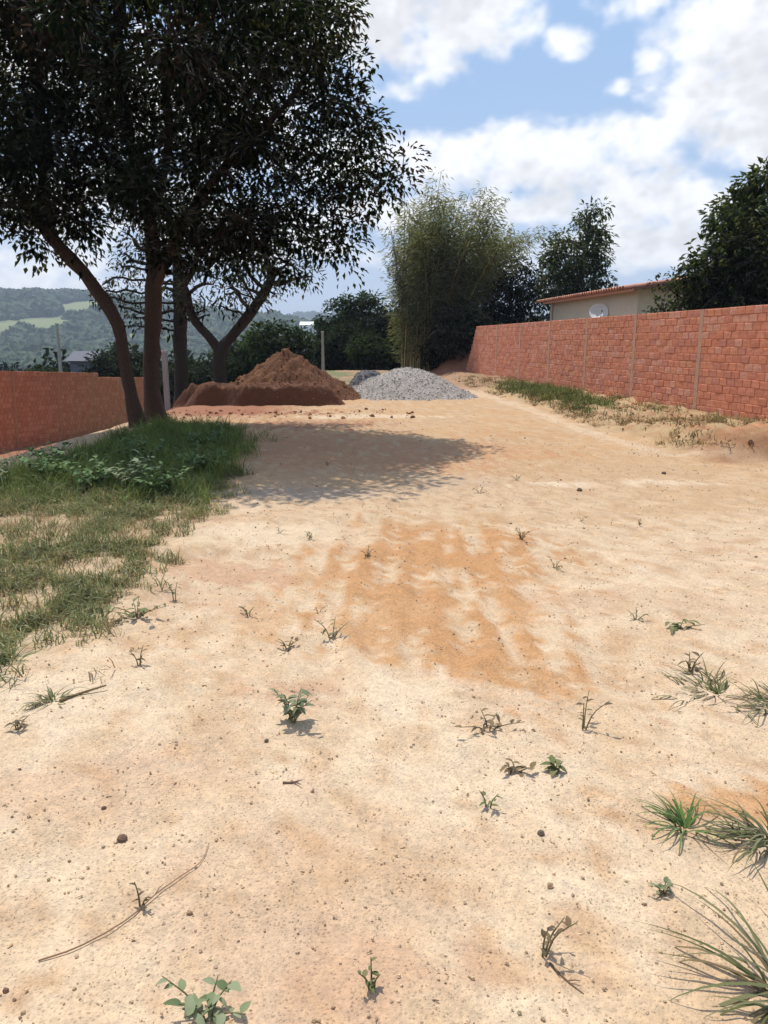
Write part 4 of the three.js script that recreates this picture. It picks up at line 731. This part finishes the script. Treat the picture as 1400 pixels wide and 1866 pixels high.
function weed(label, x, F, { n = 3, h = 0.12, spread = 0.08, leaf = 0.03, per = 5, tone = 'olive', seed = 1, lean = 0, group, big = 0 }) {
  const g = thing('weed', label, 'weed', V(x, H(x, F) - 0.003, F), 0, group), r = mulberry(seed + 700);
  for (let k = 0; k < n; k++) {
    const a = k / n * 6.283 + r() * 1.2, q = spread * (0.4 + 0.8 * r()), hh = h * (0.6 + 0.5 * r());
    const pts = [new THREE.Vector3(Math.cos(a) * 0.006, -0.005, Math.sin(a) * 0.006), new THREE.Vector3(Math.cos(a) * q * 0.4 + lean * 0.3, hh * 0.55, Math.sin(a) * q * 0.4), new THREE.Vector3(Math.cos(a) * q + lean, hh, Math.sin(a) * q)];
    const mb = new MB(); mb.tube(new THREE.CatmullRomCurve3(pts).getPoints(5), [0.0032, 0.003, 0.0026, 0.0022, 0.0018, 0.0012], 5); mesh('stem', mb.geo(), stemMat, g);
    const c = new THREE.CatmullRomCurve3(pts);
    for (let i = 0; i < per; i++) {
      const t = 0.25 + 0.75 * (i + r() * 0.6) / per, m = mesh('leaf', LEAF[Math.floor(r() * 3)], WEEDMATS[tone][Math.floor(r() * 3)], g);
      m.position.copy(c.getPoint(Math.min(1, t))); m.rotation.set(0, r() * 6.283, (r() - 0.3) * 0.9); m.rotation.order = 'YXZ'; const s = leaf * (0.7 + 0.6 * r()); m.scale.setScalar(s);
    }
  }
  return g;
}
weed('grey green bushy weed alone in the middle foreground', -0.37, 2.89, { n: 7, h: 0.13, spread: 0.1, leaf: 0.042, per: 7, tone: 'grey', seed: 1 });
weed('pale leafy weed at the very bottom edge, left of centre', -0.41, 1.5, { n: 6, h: 0.09, spread: 0.13, leaf: 0.035, per: 6, tone: 'pale', seed: 2 });
weed('thin upright weed with small leaves right of the centre foreground', 0.82, 2.9, { n: 3, h: 0.14, spread: 0.09, leaf: 0.03, per: 4, tone: 'brown', seed: 3, lean: 0.03 });
weed('straggly dry weed lying low right of centre', 0.42, 2.84, { n: 5, h: 0.05, spread: 0.15, leaf: 0.032, per: 4, tone: 'brown', seed: 4 });
weed('small brown weed below the straggly dry weed', 0.48, 2.54, { n: 3, h: 0.05, spread: 0.07, leaf: 0.035, per: 4, tone: 'brown', seed: 5 });
weed('tiny olive weed with round leaves beside an orange soil patch', 0.63, 2.54, { n: 3, h: 0.05, spread: 0.04, leaf: 0.04, per: 4, tone: 'olive', seed: 6 });
weed('tiny green sprig on bare soil, lower right of the centre', 0.35, 2.32, { n: 2, h: 0.06, spread: 0.03, leaf: 0.025, per: 4, tone: 'olive', seed: 7 });
weed('small olive weed standing on the graded orange streaks', -0.28, 3.9, { n: 3, h: 0.16, spread: 0.09, leaf: 0.034, per: 4, tone: 'olive', seed: 8, lean: -0.02 });
weed('thin twiggy weed with a dark leaf on top near the bottom right', 0.41, 1.69, { n: 3, h: 0.12, spread: 0.07, leaf: 0.024, per: 4, tone: 'brown', seed: 9, lean: 0.03 });
weed('thin weed near the bottom edge, centre of the photo', -0.03, 1.58, { n: 3, h: 0.07, spread: 0.05, leaf: 0.022, per: 4, tone: 'olive', seed: 10 });
weed('dry brown weed on pale soil near the left grass edge', -1.18, 3.48, { n: 3, h: 0.09, spread: 0.07, leaf: 0.035, per: 3, tone: 'brown', seed: 11 });
weed('low spreading olive weed just outside the left grass edge', -1.4, 4.15, { n: 7, h: 0.09, spread: 0.16, leaf: 0.045, per: 5, tone: 'olive', seed: 12 });
weed('thin upright sprig with a dark foot right of the grass edge', -1.28, 4.5, { n: 2, h: 0.15, spread: 0.05, leaf: 0.03, per: 4, tone: 'olive', seed: 13 });
weed('tiny two leaf sprig on the twig in the lower left', -0.68, 1.87, { n: 2, h: 0.07, spread: 0.03, leaf: 0.018, per: 4, tone: 'brown', seed: 14 });
weed('small grey weed above the big grass tuft at bottom right', 0.79, 1.9, { n: 3, h: 0.05, spread: 0.04, leaf: 0.025, per: 4, tone: 'grey', seed: 15 });
weed('flat dark weed lying on pale soil, right side', 1.62, 4.0, { n: 4, h: 0.04, spread: 0.14, leaf: 0.05, per: 4, tone: 'olive', seed: 16 });
weed('brown weed at the left edge of the foreground', -1.48, 2.86, { n: 3, h: 0.05, spread: 0.06, leaf: 0.03, per: 4, tone: 'brown', seed: 17 });
// tiny sprigs that nothing tells apart, strewn over the middle of the lot
{
  const r = mulberry(77), base = []; let n = 0;
  for (let t = 0; t < 90 && n < 15; t++) {
    const F = 3.4 + 6.2 * r(), x = -1.0 + r() * (1.2 + F * 0.42), turn = r() * 6.283, s = 0.7 + 0.7 * r(), k = n % 3; if (grassMask(x, F) > 0.1) continue;
    if (n < 3) base.push(weed(['tiny two stemmed brown sprig scattered over the middle of the lot', 'tiny olive green sprig scattered over the middle of the lot', 'tiny four stemmed brown sprig scattered over the middle of the lot'][n], x, F, { n: 2 + n, h: 0.06, spread: 0.06, leaf: 0.028, per: 3, tone: n === 1 ? 'olive' : 'brown', seed: 80 + n, group: 'tiny sprigs strewn over the bare lot' }));
    else { const o = base[k].clone(); o.name = numbered('weed'); o.position.copy(V(x, H(x, F) - 0.003, F)); o.rotation.y = turn; o.scale.setScalar(s); scene.add(o); }
    n++;
  }
}
// leafy weeds in the grass on the left: one kind
{
  const spots = [[-4.1, 7.9, 'grey', 'greyish leafy weed at the left frame edge in the grass'], [-3.55, 8.1, 'dark', 'dark leafy weed second from the left frame edge in the grass'], [-3.0, 7.9, 'dark', 'dark leafy weed midway along the weedy row in the grass'], [-2.6, 7.8, 'pale', 'palest leafy weed, in the middle of the left grass'], [-2.2, 7.5, 'dark', 'dark leafy weed at the right end of the weedy row'], [-2.05, 8.6, 'dark', 'dark leafy weed by the shaded right edge of the grass'], [-3.9, 8.9, 'dark', 'dark leafy weed behind the greyish one in the grass'], [-2.9, 9.2, 'dark', 'dark leafy weed farther up the grass bank'], [-2.45, 10.6, 'dark', 'dark leafy weed high on the grass bank near the shadow']];
  spots.forEach(([x, F, tone, label], i) => weed(label, x, F, { n: 13, h: 0.36, spread: 0.33, leaf: 0.088, per: 11, tone, seed: 40 + i, group: 'leafy weeds in the left grass' }));
}
// coarse grass tufts in the foreground: every blade a part
function bladeGeo(len, wid, lean, seed) { const mb = new MB(); mb.blade(new THREE.Vector3(), 0, len, wid, lean, null, 8); return mb.geo(); }
const BLADES = [bladeGeo(1, 0.035, 1.3, 1), bladeGeo(1, 0.03, 1.7, 2), bladeGeo(1, 0.04, 2.0, 3), bladeGeo(1, 0.032, 0.9, 4), bladeGeo(1, 0.036, 2.3, 5)];
const bladeMats = [[0.165, 0.175, 0.07], [0.125, 0.14, 0.05], [0.2, 0.195, 0.095], [0.2, 0.155, 0.08]].map((c) => new THREE.MeshPhysicalMaterial({ color: lin(...c), roughness: 0.85, specularIntensity: 0.35, transmission: 0.25, thickness: 0, ior: 1.4 })), bladeGreen = [[0.11, 0.18, 0.04], [0.08, 0.14, 0.035]].map(leafTone);
function tuft(label, x, F, n, len, spread, seed, mats = bladeMats, wide = 1, tall = 0.62) {
  const g = thing('grass_tuft', label, 'grass', V(x, H(x, F) - 0.004, F)), r = mulberry(seed + 900); g.scale.y = tall; const bias = 3.3 + (r() - 0.5) * 1.6;
  for (let k = 0; k < n; k++) { const m = mesh('blade', BLADES[Math.floor(r() * 5)], mats[Math.floor(r() * mats.length)], g), a = r() < 0.6 ? bias + (r() - 0.5) * 2.4 : r() * 6.283, q = spread * r(), s = len * (0.3 + 0.9 * r()); m.position.set(Math.cos(a) * q, 0, Math.sin(a) * q); m.rotation.order = 'YXZ'; m.rotation.set((r() - 0.5) * 0.3, -a + (r() - 0.5) * 1.6, 0.25 - 0.85 * r()); m.scale.set(s, s, wide * (0.5 * s + 0.14)); }
  return g;
}
tuft('large coarse grass tuft with long arching blades at the bottom right corner', 1.0, 1.55, 90, 0.34, 0.1, 1);
tuft('sprawling grey green grass tuft at the right edge, mid foreground', 1.5, 3.2, 110, 0.16, 0.2, 2);
tuft('second half of the right edge grass sprawl, nearest the frame', 1.72, 3.05, 80, 0.17, 0.15, 3);
tuft('fresh green grass tuft on orange soil near the right edge', 0.98, 2.22, 44, 0.17, 0.05, 4, bladeGreen);
tuft('olive grass tuft right of the fresh green one at the frame edge', 1.22, 2.14, 80, 0.2, 0.12, 5);
tuft('small grass tuft on pale soil by the lower left grass edge', -1.43, 3.08, 45, 0.12, 0.07, 6);
tuft('green grass tuft at the left frame edge on pale soil', -1.85, 3.5, 50, 0.2, 0.14, 7, bladeGreen);
// dry twigs lying about
function twig(label, pts, r0, c = [0.20, 0.12, 0.07], sides = []) {
  const P = pts.map(([x, F, e]) => V(x, H(x, F) + r0 * 0.7 + (e || 0), F)), base = P[0].clone(), g = thing('dry_twig', label, 'twig', base), cv = new THREE.CatmullRomCurve3(P.map((p) => p.sub(base))), mb = new MB();
  mb.tube(cv.getPoints(16), Array.from({ length: 17 }, (_, i) => mix(r0, r0 * 0.45, i / 16)), 6); mesh('stick', mb.geo(), std(c), g);
  for (const [t, dx, dy, dz] of sides) { const s = cv.getPoint(t), b = new MB(); b.tube([s, s.clone().add(new THREE.Vector3(dx * 0.5, dy * 0.7, dz * 0.5)), s.clone().add(new THREE.Vector3(dx, dy, dz))], [r0 * 0.6, r0 * 0.5, r0 * 0.3], 5); mesh('side_twig', b.geo(), std(c), g); }
}
twig('long thin curved dry twig lying across the lower left', [[-0.885, 1.68, 0.004], [-0.8, 1.715, 0.006], [-0.7, 1.83, 0.006], [-0.65, 1.905, 0.008], [-0.6, 1.98, 0.006], [-0.555, 2.06, 0.004], [-0.55, 2.14, 0.004]], 0.0024, [0.25, 0.14, 0.08], [[0.5, 0.02, 0.02, -0.02]]);
twig('short stout brown stick on pale soil by the small grass tuft', [[-1.4, 3.08], [-1.33, 3.14], [-1.24, 3.2, 0.02]], 0.008, [0.16, 0.11, 0.05]);
twig('forked scrap of dry twig in the middle foreground', [[-0.36, 2.48], [-0.33, 2.475], [-0.29, 2.49]], 0.005, [0.14, 0.08, 0.05], [[0.6, 0.03, 0.01, 0.03]]);
twig('thin dry twig beside the twiggy weed at bottom right', [[0.42, 1.66], [0.45, 1.6], [0.48, 1.56]], 0.003, [0.14, 0.09, 0.05], [[0.5, 0.03, 0.01, 0.01]]);
// clods that stand out
function clod(label, x, F, s, tone = [0.17, 0.10, 0.06], seed = 1) {
  const g = new THREE.IcosahedronGeometry(1, 3), p = g.attributes.position; for (let i = 0; i < p.count; i++) { const v = new THREE.Vector3().fromBufferAttribute(p, i), k = 1 + 0.35 * fbm3(v.x * 1.3 + seed * 5, v.y * 1.3, v.z * 1.3, 3); p.setXYZ(i, v.x * k * s, v.y * k * s * 0.75, v.z * k * s); } g.computeVertexNormals();
  const m = mesh('clod', g, std(tone, { bumpMap: mortarBump, bumpScale: 0.003 })); m.position.copy(V(x, H(x, F) + s * 0.35, F)); tag(m, label, 'clod');
}
clod('rounded dark brown clod in the lower left foreground', -0.84, 2.19, 0.016, [0.16, 0.09, 0.055], 1);
clod('small dark clod just above the rounded one, lower left', -0.95, 2.34, 0.009, [0.12, 0.08, 0.05], 2);
clod('dark lone clod on the far right of the lot', 3.24, 8.84, 0.026, [0.10, 0.05, 0.04], 3);
clod('flat dark scrap of clod on pale soil, right foreground', 0.5, 2.18, 0.011, [0.13, 0.09, 0.06], 4);
clod('dark clod on the grey soil right of the tree shadow', 2.02, 7.85, 0.028, [0.12, 0.09, 0.05], 5);
clod('tiny dark clod left of the bushy weed', -0.46, 2.76, 0.009, [0.13, 0.09, 0.05], 6);

renderer.render(scene, camera);
